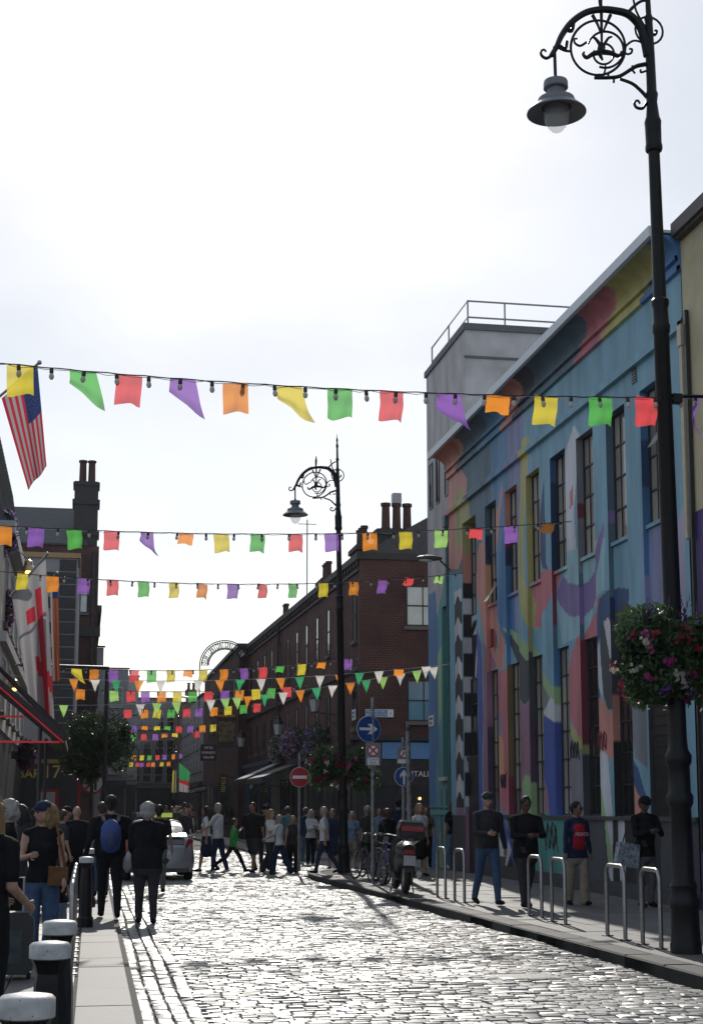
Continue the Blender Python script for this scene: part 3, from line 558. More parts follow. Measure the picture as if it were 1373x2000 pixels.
# ================================================================ BUILDINGS DOWN THE STREET
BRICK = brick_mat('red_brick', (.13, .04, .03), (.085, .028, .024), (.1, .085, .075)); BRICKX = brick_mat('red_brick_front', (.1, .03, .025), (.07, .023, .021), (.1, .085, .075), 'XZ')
M_SLATE = mat('roof_slate', (.05, .052, .058), .6, var=.3, scale=6); M_DARKTRIM = mat('dark_trim', (.03, .028, .027), .6, var=.3); M_POT = mat('chimney_pot', (.075, .036, .028), .8, var=.2)
M_CURTAIN = mat('pale_curtain', (.62, .66, .62), .6, var=.12, scale=3); M_BLUEPANE = mat('blue_reflecting_glass', (.1, .24, .34), .1, var=.25, scale=1, spec=.8); M_SILL = mat('stone_sill', (.13, .12, .115), .8)
def add_window(parent, face, a0, a1, z0, z1, at, panem, frame=None, sill=True, nc=2, nr=2, proud=.03):
    """face 'F' looks to -Y at y=at (a is x); 'L' looks to -X at x=at, 'R' looks to +X (a is y)"""
    s_ = {'F': -1, 'L': -1, 'R': 1}[face]
    def bx(q, u0, u1, w0, w1, d0, d1, m=0):
        lo, hi = sorted((at + s_ * d0, at + s_ * d1))
        q.box(u0, u1, lo, hi, w0, w1, m) if face == 'F' else q.box(lo, hi, u0, u1, w0, w1, m)
    f = MB(); t = min(.06, (a1 - a0) * .12)
    bx(f, a0, a0 + t, z0, z1, 0, proud); bx(f, a1 - t, a1, z0, z1, 0, proud); bx(f, a0 + t, a1 - t, z1 - t, z1, 0, proud); bx(f, a0 + t, a1 - t, z0, z0 + t, 0, proud)
    for i in range(1, nc): u = a0 + (a1 - a0) * i / nc; bx(f, u - t * .3, u + t * .3, z0 + t, z1 - t, 0, proud * .9)
    for i in range(1, nr): v = z0 + (z1 - z0) * i / nr; bx(f, a0 + t, a1 - t, v - t * .4, v + t * .4, 0, proud * .8)
    o = f.build('window', frame or M_DARKTRIM, parent)
    p = MB(); bx(p, a0 + t * .6, a1 - t * .6, z0 + t * .6, z1 - t * .6, 0, proud * .4); p.build('pane', panem, o)
    if sill: q = MB(); bx(q, a0 - .08, a1 + .08, z0 - .12, z0, 0, .1); q.build('sill', M_SILL, o)
    return o
def chimney(parent, x0, x1, y0, y1, z0, z1, pots, m=None, pr=.11, ph=.75):
    b = MB(); b.box(x0, x1, y0, y1, z0, z1); b.box(x0 - .07, x1 + .07, y0 - .07, y1 + .07, z1 - .22, z1 - .05); c = b.build('chimney', m or M_DARKTRIM, parent)
    for px_, py_ in pots:
        q = MB(); q.lathe([(pr * 1.1, 0), (pr * 1.15, .08), (pr * .95, .1), (pr * .85, ph - .12), (pr * 1.1, ph - .1), (pr * 1.1, ph), (pr * .7, ph)], 10, (px_, py_, z1)); q.build('chimney_pot', M_POT, c, True)
# ---- long brick terrace beyond the side street
bt = thing('brick_terrace', 'long red brick terrace with slate roof, narrow windows and chimney stacks', 'building')
A, B_ = Vector((9.0, 48.5, 0)), Vector((8.41, 77.5, 0)); HZ = 10.1
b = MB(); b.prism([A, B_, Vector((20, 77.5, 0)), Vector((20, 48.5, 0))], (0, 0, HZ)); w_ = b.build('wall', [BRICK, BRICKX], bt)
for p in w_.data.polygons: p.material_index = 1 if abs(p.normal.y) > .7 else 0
ang = math.atan2(B_.y - A.y, B_.x - A.x) - math.pi / 2
side = bpy.data.objects.new('street_front', None); col.objects.link(side); side.parent = bt; side.location = A; side.rotation_euler = (0, 0, ang)   # local +Y runs along the facade
b = MB(); b.box(-.12, .0, -.12, 29, HZ - .12, HZ + .1); b.box(-.07, .0, 0, 29, HZ - .5, HZ - .42); b.box(-.09, 0, 0, 29, 6.25, 6.4)
for k in range(58): b.box(-.08, 0, .1 + k * .5, .28 + k * .5, HZ - .3, HZ - .12)
b.build('cornice', M_DARKTRIM, side)
for k in range(12):
    y_ = .5 + k * 2.42; add_window(side, 'L', y_, y_ + .62, 7.3, 9.05, 0, M_PANED, nc=1); add_window(side, 'L', y_, y_ + .62, 4.35, 5.8, 0, M_PANED, nc=1)
b = MB(); b.tube([(-.08, 3.3, 3.8), (-.08, 3.3, HZ - .1)], .06, 8); b.build('downpipe', M_DARKTRIM, side); b = MB(); b.tube([(-.08, 17.8, 3.8), (-.08, 17.8, HZ - .1)], .06, 8); b.build('downpipe', M_DARKTRIM, side)
b = MB(); b.prism([(0.0, 0, HZ + .05), (3.2, 0, HZ + 1.9), (9, 0, HZ + .05)], (0, 29, 0)); b.build('roof', M_SLATE, side)
[MB().box(8.94, 14, 48.43, 48.52, z0, z1).build('front_cornice', M_DARKTRIM, bt) for z0, z1 in ((HZ - .1, HZ + .12), (6.1, 6.25))]
add_window(bt, 'F', 10.57, 11.75, 7.75, 9.15, 48.5, M_CURTAIN, nc=2); add_window(bt, 'F', 10.6, 11.75, 4.55, 5.95, 48.5, M_BLUEPANE, nc=2); add_window(bt, 'F', 12.6, 13.6, 7.75, 9.15, 48.5, M_CURTAIN); add_window(bt, 'F', 12.6, 13.6, 4.55, 5.95, 48.5, M_BLUEPANE)
chimney(bt, 9.68, 11.15, 48.9, 49.6, HZ, 11.15, [(10.05, 49.25), (10.43, 49.25), (10.8, 49.25)], M_DARKTRIM, .16, .95)
b = MB(); b.box(10.28, 10.58, 49.1, 49.4, 12.1, 12.45); b.build('chimney_cowl', mat('galvanised', (.3, .31, .32)), bt)
for y_, n_ in ((51.6, 3), (59.5, 3), (72.5, 2)):
    chimney(bt, 9.5, 10.1, y_, y_ + 1.5, HZ + .2, HZ + 1.0, [(9.8, y_ + .3 + k * .45) for k in range(n_)], BRICK, .13, .7)
b = MB(); b.tube([(9.4, 63.2, HZ), (9.4, 63.2, HZ + 4.1)], .025, 5); b.tube([(9.0, 63.2, HZ + 3.9), (9.8, 63.2, HZ + 3.9)], .015, 4); b.build('aerial', M_STEEL, bt)
# shop fronts of the terrace
M_SHOPD = mat('shopfront_dark', (.022, .022, .026), .45, var=.3); M_SHOPN = mat('shopfront_navy', (.03, .05, .1), .4, var=.2); M_SHOPG = mat('shopfront_greygreen', (.16, .18, .16), .5, var=.2)
b = MB(); b.box(-.18, .0, 0, 9.5, .1, 3.75); b.box(-.32, 0, 0, 9.5, 3.75, 3.95); b.build('shopfront', M_SHOPD, side)
b = MB(); b.box(-.16, 0, 9.5, 19, .1, 3.8); b.box(-.3, 0, 9.5, 19, 3.8, 4.0); b.build('shopfront', M_SHOPG, side); b = MB(); b.box(-.17, 0, 19, 29, .1, 3.7); b.box(-.3, 0, 19, 29, 3.7, 3.9); b.build('shopfront', M_SHOPN, side)
for y0_, y1_ in ((.5, 3), (3.5, 6), (6.5, 9), (10.2, 13), (13.6, 16), (19.6, 22.5), (23.5, 26.5)): add_window(side, 'L', y0_, y1_, .7, 2.9, -.19, M_PANED, sill=False, nc=2, nr=1)
b = MB(); b.box(8.82, 20, 48.3, 48.5, .1, 3.9); b.box(8.7, 20, 48.15, 48.5, 3.9, 4.06); b.build('corner_shopfront', M_SHOPD, bt)
b = MB(); b.box(9.7, 12.6, 48.24, 48.3, 3.3, 3.84); b.build('blue_panel', mat('sky_blue_panel', (.1, .25, .5), .5), bt)
for x0_ in (9.1, 10.5, 11.9): add_window(bt, 'F', x0_, x0_ + 1.2, .6, 2.5, 48.3, M_PANED, sill=False, nc=1, nr=1)
q = on_y(826, 1512, 48.25); put('lettering', text_mesh('ITALIAN', .26, mat('sign_white', (.75, .75, .75), .4, var=0)), bt, (q.x + .1, 48.27, q.z), FACE_CAM)
b = MB(); b.ball((10.95, 48.2, 2.0), .05, 8); b.build('wall_lamp', mat('warm_lamp', (.9, .6, .3), .4, emit=(1, .55, .2), es=3), bt)
# street plates on its corner
q = on_y(741, 1393, 48.45); t = plate('street_sign', 'blue and white Bedford Row street sign on the brick corner', 'street sign', (q.x, 48.44, q.z), FACE_CAM, .95, .26, [], 'white', 'blue', .1)
b = MB(); b.box(-.46, .27, -.11, .11, 0, .004); b.build('blue_field', mat('plate_blue2', (.06, .22, .42), .4), t)
for k, l in enumerate(('RAE BEDFORD', 'BEDFORD ROW')): put('lettering', text_mesh(l, .1, mat('plate_white', (.75, .75, .75))), t, (-.1, .05 - k * .1, .006))
put('lettering', text_mesh('2', .14, mat('plate_blue2', (.06, .22, .42))), t, (.37, 0, .004))
q = on_x(698, 1393, 8.9); plate('street_sign', 'small white street plate round the corner of the brick terrace', 'street sign', (8.92, 49.2, q.z), FACE_STREET, .7, .36, ['#5', '#4'], 'white', 'blue', .12)
# awnings, lanterns, flower boxes along the shops
def awning(label, y0_, y1_, zt, zb, out, m, stripes=False):
    t = thing('awning', label, 'awning', A, ang); b = MB(); b.prism([(-.18, y0_, zt), (-out, y0_, zb), (-out, y0_, zb - .22), (-out + .03, y0_, zb - .22), (-out + .03, y0_, zb - .02), (-.18, y0_, zt - .05)], (0, y1_ - y0_, 0)); b.build('canvas', m, t)
    b = MB(); b.tube([(-.18, y0_ + .1, zb - .4), (-out + .05, y0_ + .1, zb - .05)], .02, 5); b.tube([(-.18, y1_ - .1, zb - .4), (-out + .05, y1_ - .1, zb - .05)], .02, 5); b.tube([(-out + .02, y0_, zb - .02), (-out + .02, y1_, zb - .02)], .04, 6); b.build('arms', M_STEEL, t)
    if stripes:
        for k in range(5): q = MB(); yy = y0_ + .4 + k * .5; q.prism([(-.2, yy, zt + .0), (-out, yy, zb + .012), (-out, yy + .22, zb + .012), (-.2, yy + .22, zt)], (0, 0, .008)); q.build('white_stripe', mat('awning_white', (.7, .7, .7)), t)
    return t
awning('dark grey awning over the grey green shopfront', 9.8, 14.2, 3.55, 2.9, 1.9, mat('awning_grey', (.05, .05, .052), .7, trans=0), False); awning('black awning with white stripes over the brick terrace shops', 14.8, 18.6, 3.7, 2.95, 1.9, mat('awning_black', (.03, .03, .033), .7), True)
def lantern(label, y_, z_, out=.75):
    t = thing('wall_lantern', label, 'lantern', A, ang, 'wall lanterns on the terrace'); b = MB(); b.tube([(0, y_, z_ - .35), (-out, y_, z_ - .3)], .022, 5); b.tube([(0, y_, z_ - .75), (-out * .6, y_, z_ - .32)], .015, 5); b.build('bracket', M_STEEL, t)
    q = MB(); q.lathe([(.12, -.28), (.2, .18)], 4, (-out, y_, z_)); q.build('glass', mat('frosted_glass', (.72, .74, .74), .3, var=.03, trans=.4), t)
    q = MB(); q.lathe([(.25, .18), (.24, .22), (.12, .38), (.1, .46), (.04, .5), (.03, .62)], 4, (-out, y_, z_)); q.build('cap', M_STEEL, t); MB().lathe([(.14, -.3), (.14, -.27)], 4, (-out, y_, z_)).build('lantern_foot', M_STEEL, t)
lantern('black wall lantern with frosted panes nearest the brick corner', 4.4, 5.4); lantern('black wall lantern with frosted panes above the flower boxes', 13.2, 5.0); lantern('black wall lantern with frosted panes beside the painted banner', 25.5, 5.0)
def leaf_cloud(n, c, rad, size, seed, shell=.55, squash=1.):
    r2 = random.Random(seed); b = MB()
    for _ in range(n):
        while True:
            p = Vector((r2.uniform(-1, 1), r2.uniform(-1, 1), r2.uniform(-1, 1)))
            if shell < p.length + r2.random() * .5 and p.length < 1: break
        p = Vector((p.x * rad[0], p.y * rad[1], p.z * rad[2])) + Vector(c); s_ = size * r2.uniform(.6, 1.3)
        a = Vector((r2.gauss(0, 1), r2.gauss(0, 1), r2.gauss(0, .7))).normalized(); d_ = a.orthogonal().normalized(); d_.rotate(Matrix.Rotation(r2.uniform(0, 6.28), 3, a)); e = a.cross(d_)
        b.add([p - d_ * s_, p + e * s_ * .45 + a * s_ * .15, p + d_ * s_, p - e * s_ * .45 + a * s_ * .15], [(0, 1, 2, 3)])
    return b
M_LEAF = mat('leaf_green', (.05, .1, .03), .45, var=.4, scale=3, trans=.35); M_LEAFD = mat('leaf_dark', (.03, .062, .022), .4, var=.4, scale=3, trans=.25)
FLOW = dict(pink=(.32, .04, .14), red=(.24, .012, .03), white=(.5, .47, .4), purple=(.16, .06, .3), lilac=(.38, .3, .5), cerise=(.34, .012, .15))
def lobed_cloud(n, c, rad, size, seed, lobes=12, lr=.5):
    """leaves gathered in uneven lobes, so the outline breaks up"""
    r2 = random.Random(seed); b = MB()
    for k in range(lobes):
        d_ = Vector((r2.gauss(0, 1), r2.gauss(0, 1), r2.gauss(0, 1))).normalized() * r2.uniform(.35, .78); f = r2.uniform(.75, 1.25) * lr
        q = leaf_cloud(n // lobes, Vector(c) + Vector((d_.x * rad[0], d_.y * rad[1], d_.z * rad[2])), (rad[0] * f, rad[1] * f, rad[2] * f), size, seed * 31 + k, .25); b.add(q.v, q.f)
    return b
def flower_mat(k): return mat('petal_' + k, FLOW[k], .5, var=.15, trans=.4)
def planter(label, y_, L_, z_, seed, cols=('pink', 'purple', 'lilac', 'white')):
    t = thing('flower_box', label, 'flower box', A, ang); b = MB(); b.box(-.5, -.12, y_, y_ + L_, z_ - .25, z_); b.build('trough', M_SHOPD, t)
    leaf_cloud(int(500 * L_), (-.36, y_ + L_ / 2, z_ + .1), (.4, L_ * .55, .6), .075, seed, .2).build('foliage', M_LEAF, t)
    for k, cn_ in enumerate(cols): leaf_cloud(int(130 * L_), (-.42, y_ + L_ / 2, z_ + .05), (.42, L_ * .56, .65), .065, seed + 10 + k, .55).build('blossoms', flower_mat(cn_), t)
planter('overflowing pink and purple flower box above the striped awning', 10.0, 3.6, 4.25, 3); planter('lilac flower box on the fascia near the brick corner', 5.2, 2.2, 4.1, 5, ('lilac', 'purple')); planter('white and lilac flower box over the far shopfront', 14.6, 2.0, 4.15, 9, ('white', 'lilac'))
# ---- arch building, lower, beyond the terrace
ab = thing('arch_sign_building', 'lower dark brick building carrying an arched metal sign on its roof', 'building')
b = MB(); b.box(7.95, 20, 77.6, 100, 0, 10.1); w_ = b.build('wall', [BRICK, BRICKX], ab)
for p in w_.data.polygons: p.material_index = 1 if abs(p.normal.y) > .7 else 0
b = MB(); b.box(7.85, 20, 77.54, 100, 10.1, 10.3); b.build('coping', M_DARKTRIM, ab)
for k in range(6): add_window(ab, 'L', 79 + k * 3.2, 80.3 + k * 3.2, 6.3, 8.6, 7.95, M_PANED); add_window(ab, 'L', 79 + k * 3.2, 81.4 + k * 3.2, .7, 3.1, 7.95, M_PANED, sill=False)
sg = thing('arch_sign', 'black arched metal sign with white capital letters over the rooftop', 'sign'); q = on_y(440, 1300, 77.4); cx_, cz_ = q.x, q.z; R1, R0 = 1.32, .86
for rr in (R1, R1 - .1, R0 + .06, R0): b = MB(); b.tube([(cx_ - rr * math.cos(t), 77.4, cz_ + rr * math.sin(t)) for t in [math.pi * i / 28 for i in range(29)]], .028, 5); b.build('hoop', M_STEEL, sg)
b = MB()
for i in range(29): t = math.pi * i / 28; b.tube([(cx_ - R0 * math.cos(t), 77.41, cz_ + R0 * math.sin(t)), (cx_ - R1 * math.cos(t), 77.41, cz_ + R1 * math.sin(t))], .012, 4)
b.tube([(cx_ - R1, 77.4, cz_ - 2.2), (cx_ - R1, 77.4, cz_)], .03, 5); b.tube([(cx_ + R1, 77.45, cz_ - 1.6), (cx_ + R1, 77.45, cz_)], .03, 5); b.build('struts', M_STEEL, sg)
msg = 'OUR UNION ONLY IN'
for i, ch in enumerate(msg):
    if ch == ' ': continue
    t = R(6) + R(140) * i / (len(msg) - 1); rm = (R0 + R1) / 2 - .02
    put('letter', text_mesh(ch, .38, mat('sign_white', (.75, .75, .75)), bold=.008, sx=.55), sg, (cx_ - rm * math.cos(t), 77.37, cz_ + rm * math.sin(t)), (R(90), -(math.pi / 2 - t), 0))
# hanging signs further on
def hang_sign(name, label, px_, py_, Y, w_, h_, lines, bgm, fgm, size, tilt=0.):
    q = on_y(px_, py_, Y); t = thing(name, label, 'sign', (q.x, Y, q.z)); t.rotation_euler = (0, tilt, 0)
    b = MB(); b.box(-w_ / 2, w_ / 2, 0, .06, -h_ / 2, h_ / 2); b.build('board', bgm, t); b = MB(); b.tube([(w_ / 2 - .02, .03, h_ / 2 - .1), (max(8.2 - q.x, w_ / 2 + .3), .03, h_ / 2 - .1)], .03, 5); b.build('bracket', M_STEEL, t)
    for k, (l, mm) in enumerate(zip(lines, fgm)): put('lettering', text_mesh(l, size, mm, bold=.004), t, (0, -.006, (len(lines) / 2 - .5 - k) * size * 1.5), FACE_CAM)
    return t
SW = mat('sign_white', (.75, .75, .75)); SO = mat('sign_orange', (.6, .2, .03), .5); SY = mat('sign_gold', (.55, .4, .1), .5)
t = hang_sign('hanging_sign', 'black board reading pizza burgers kebabs beside the arch building', 408, 1470, 76.5, .82, .84, ['PIZZA', 'BURGERS', 'KEBABS'], mat('plate_black', (.015, .015, .017)), [SW, SW, SW], .16)
b = MB(); b.torus((0, -.004, 0), .2, .02, 20, 5); b.build('red_ring', mat('neon_red', (.4, .03, .03), .5), t)
t = hang_sign('banner_sign', "tall dark painted banner headed Rory's on the arch building", 443, 1420, 77.3, .98, 2.1, ["RORY'S"], mat('banner_brown', (.05, .035, .03), .6, var=.6, scale=4), [SO], .3); t.children[-1].location.z = .85
b = MB(); b.box(-.42, .42, -.004, 0, -.75, .3); b.build('picture', mat('banner_picture', (.2, .13, .06), .6, var=.9, scale=5), t); b = MB(); b.box(-.45, .45, -.003, 0, .52, .66); b.build('orange_bar', SO, t)
t = hang_sign('hanging_sign', 'narrow black menu board with gold lines by the far shops', 437, 1535, 76.8, .42, 1.1, [], mat('plate_black', (0, 0, 0)), [], .14); MB().box(-.13, .13, -.004, 0, .33, .45).build('orange_heading', SO, t)
for k in range(6): b = MB(); b.box(-.13 + .02 * (k % 2), .13 - .03 * (k % 3), -.004, 0, .2 - k * .1, .25 - k * .1); b.build('menu_line', SY, t)
hang_sign('banner_sign', 'slanting dark tattoo banner hung across the far street', 386, 1543, 84, 1.1, .42, ['TATTOO'], mat('banner_dark', (.03, .03, .045), .6), [SW], .24, -R(14))
hang_sign('hanging_sign', 'small dark sign with a white letter R below the terrace', 493, 1535, 74, .5, .5, ['R'], M_SHOPN, [SW], .42)
# ---- buildings closing the far end
M_FARG = mat('far_render_grey', (.26, .25, .25), .8, var=.2, scale=.5); M_FARB = mat('far_brick', (.2, .12, .095), .85, var=.25, scale=.7); M_FARC = mat('far_concrete', (.36, .35, .35), .8, var=.15, scale=.5); M_FARW = mat('far_white', (.5, .5, .5), .7, var=.1)
def far_building(label, x0, x1, y0, y1, h, m, cols_, rows_, face='F', roofm=None, rise=0., chims=0, gm=None):
    t = thing('far_building', label, 'building'); b = MB(); b.box(x0, x1, y0, y1, 0, h); b.build('wall', m, t)
    b = MB(); b.prism([(x0 - .1, y0 - .1, h), (x1 + .1, y0 - .1, h), (x1 + .1, (y0 + y1) / 2, h + max(rise, .15)), (x0 - .1, (y0 + y1) / 2, h + max(rise, .15))], (0, 0, .12)); b.build('roof', roofm or M_SLATE, t)
    for r_ in range(rows_):
        for c_ in range(cols_):
            z0 = 4.2 + r_ * (h - 4.6) / rows_
            if face == 'F': u = x0 + (x1 - x0) * (c_ + .5) / cols_; add_window(t, 'F', u - .45, u + .45, z0, z0 + (h - 4.6) / rows_ * .62, y0, M_PANED, M_FARW, nc=1)
            else:
                u = y0 + (y1 - y0) * (c_ + .5) / cols_; add_window(t, face, u - .5, u + .5, z0, z0 + (h - 4.6) / rows_ * .62, x0 if face == 'L' else x1, M_PANED, M_FARW, nc=1)
    if face == 'F': b = MB(); b.box(x0 + .1, x1 - .1, y0 - .25, y0 - .02, .1, 3.6); b.box(x0, x1, y0 - .4, y0, 3.3, 3.75); b.build('shopfront', gm or M_SHOPD, t)
    else: xx = x0 if face == 'L' else x1; s_ = -1 if face == 'L' else 1; b = MB(); b.box(min(xx, xx + s_ * .25), max(xx, xx + s_ * .25), y0, y1, .1, 3.5); b.build('shopfront', gm or M_SHOPD, t)
    for k in range(chims): u = x0 + (x1 - x0) * (k + .5) / chims; chimney(t, u - .5, u + .5, y0 + 2, y0 + 2.8, h, h + 1.5 + rise * .5, [(u - .25, y0 + 2.4), (u + .25, y0 + 2.4)], m, .15, .7)
    return t
far_building('grey four storey far building at the end of the street', 4.6, 9.2, 150, 165, 12.6, M_FARG, 4, 3); far_building('brown brick far building with rows of sash windows closing the street', 9.2, 14.5, 147, 165, 12.0, M_FARB, 5, 3, chims=2)
far_building('pale far building with a dark slate mansard', 1.0, 4.7, 132, 150, 13.2, M_FARC, 3, 3, rise=2.2)
far_building('dark slate roofed far building behind the bunting', -3.5, 3.2, 112, 130, 12.0, M_FARG, 4, 3, rise=3.2, chims=1); far_building('far right terrace of grey rendered shops', 7.9, 16, 100.2, 122, 9.3, M_FARC, 7, 3, 'L'); far_building('far right brick house with dark shopfront', 8.6, 16, 122.2, 146, 10.6, M_FARB, 7, 3, 'L', rise=1)
# ---- left side: tower house, striped house, bar, cream pub
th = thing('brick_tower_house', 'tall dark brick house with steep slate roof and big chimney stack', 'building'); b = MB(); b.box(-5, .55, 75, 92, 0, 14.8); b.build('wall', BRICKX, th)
b = MB(); b.prism([(-5.2, 74.9, 14.8), (.0, 74.9, 14.8), (-.3, 78.5, 17.3), (-5.2, 78.5, 17.3)], (0, 0, .1)); b.prism([(-5.2, 78.5, 14.5), (.3, 78.5, 14.5), (.0, 78.5, 17.25), (-5.2, 78.5, 17.25)], (0, 10, 0)); b.build('roof', M_SLATE, th)
chimney(th, -.75, .45, 75.3, 76.6, 14, 18.2, [(-.35, 75.9), (.1, 75.9)], M_DARKTRIM, .2, 1.2); [MB().box(-.84, .54, 75.2, 76.7, z0, z0 + .25).build('chimney_band', M_DARKTRIM, th) for z0 in (17.0, 15.4)]
b = MB(); b.box(.55, .75, 75, 92, 11.5, 11.8); b.box(.55, .7, 75, 92, 7.6, 7.8); b.box(-5, .7, 74.85, 75, 10.2, 10.7); b.box(-5, .66, 74.9, 75, 6.6, 6.9); b.build('string_courses', M_DARKTRIM, th)
for k in range(4): add_window(th, 'R', 76.5 + k * 4, 78 + k * 4, 8.2, 10.8, .55, M_PANED); add_window(th, 'R', 76.5 + k * 4, 78 + k * 4, 4.2, 6.6, .55, M_PANED)
add_window(th, 'F', -.35, .05, 11.4, 13.2, 75, M_CURTAIN, nc=1)
b = MB(); b.tube([(.3, 74.9, 3), (.3, 74.9, 14.5)], .07, 6); b.build('downpipe', M_DARKTRIM, th)
far_building('plain rendered house beyond the tall chimney', -5, 1.1, 92.3, 111, 11.5, M_FARC, 5, 2, 'R', rise=1.5)
sh = thing('striped_house', 'pale rendered house with a column of dark stripes on its corner', 'building'); SX = -.38; M_PALE = mat('pale_render', (.3, .29, .3), .75, var=.1, scale=1)
b = MB(); b.box(-7, SX, 60, 72, 0, 11.65); b.build('wall', M_PALE, sh); b = MB(); b.box(-7.1, SX + .1, 59.9, 72, 11.65, 11.85); b.build('parapet', mat('orange_coping', (.4, .25, .12), .6), sh)
for k in range(21):
    long_ = k > 12 and k % 2 == 1; b = MB(); b.box(SX - (1.6 if long_ else .72) + (0 if k > 12 else -.15), SX - .06, 59.97, 60, 1 + k * .505 + .02, 1 + (k + 1) * .505 - .03)
    b.build('dark_panel', mat('stripe_dark', (.035, .034, .038), .6), sh)
for k in range(5): add_window(sh, 'R', 61 + k * 2.2, 62.2 + k * 2.2, 5.5, 8.5, SX, M_PANED, M_FARW, nc=1)
for k in range(6): b = MB(); b.box(SX, SX + .05, 60.3 + k * 2, 60.5 + k * 2, 3.6, 11.3); b.build('pilaster', M_FARW, sh)
add_window(sh, 'F', -3.6, -2.6, 8.2, 10.2, 60, M_PANED); add_window(sh, 'F', -3.6, -2.6, 4.6, 6.6, 60, M_PANED)
br = thing('corner_bar', 'black bar front with gold lettering and a red door panel', 'bar'); b = MB(); b.box(-7, -.15, 52, 60, .05, 3.75); b.build('wall', M_SHOPD, br); b = MB(); b.box(-7.1, -.02, 51.8, 60, 3.75, 3.9); b.box(-7.05, -.08, 51.88, 52, 3.35, 3.5); b.build('cornice', M_DARKTRIM, br)
b = MB(); b.box(-7.02, -.12, 51.9, 52, 3.2, 3.34); b.build('gold_rail', mat('gold_trim', (.3, .2, .07), .5), br); q = on_y(68, 1510, 51.9)
put('lettering', text_mesh('BAR', .42, SY, bold=.004), br, (q.x - .18, 51.96, q.z - .03), FACE_CAM); put('lettering', text_mesh('17', .62, SY, bold=.006), br, (q.x + .58, 51.96, q.z + .03), FACE_CAM)
q0, q1 = on_y(72, 1600, 51.9), on_y(116, 1540, 51.9); b = MB(); b.box(q0.x, q1.x, 51.95, 52, .3, q1.z - .02); b.build('red_panel', mat('bar_red', (.28, .012, .018), .4), br); b = MB(); b.box(q0.x + .12, q1.x - .12, 51.92, 51.95, 1.35, q1.z - .12); b.build('dark_pane', M_PANED, br)
b = MB(); b.box(-.15, -.05, 52.3, 59.6, .3, 2.7); b.build('side_panel', MATS['bar_red'], br)
for k in range(6): add_window(br, 'R', 52.5 + k * 1.2, 53.4 + k * 1.2, 1.0, 2.5, -.05, M_PANED, sill=False, nc=1, nr=1)
cp = thing('cream_pub', 'cream and grey pub with slate hung upper wall behind the flags', 'pub'); b = MB(); b.box(-9, -2.0, 36, 51.5, 3.6, 8.2); b.build('wall', mat('cream_wall', (.46, .42, .34), .7, var=.12), cp); b = MB(); b.box(-9, -2.02, 36, 51.5, .05, 3.6); b.build('ground_floor', M_SHOPD, cp)
b = MB(); b.box(-9, -1.72, 35.8, 51.7, 8.2, 8.5); b.box(-9, -1.85, 35.9, 51.6, 5.6, 5.85); b.build('cornice', mat('stone_grey', (.33, .32, .31), .7), cp); b = MB(); b.prism([(-2.0, 36, 8.5), (-2.6, 36, 12.4), (-9, 36, 12.4), (-9, 36, 8.5)], (0, 15.5, 0)); b.build('mansard', M_SLATE, cp)
for k in range(30): b = MB(); b.prism([(-2.03, 36.2 + k * .51, 8.55), (-2.6, 36.2 + k * .51, 12.3), (-2.57, 36.2 + k * .51, 12.3), (-1.99, 36.2 + k * .51, 8.55)], (0, .05, 0)); b.build('standing_seam', M_DARKTRIM, cp)
for k in range(5): add_window(cp, 'R', 37 + k * 3, 38.4 + k * 3, 4.0, 5.4, -2.0, M_PANED, M_FARW); add_window(cp, 'R', 37 + k * 3, 38.4 + k * 3, 6.2, 7.9, -2.0, M_PANED, M_FARW)
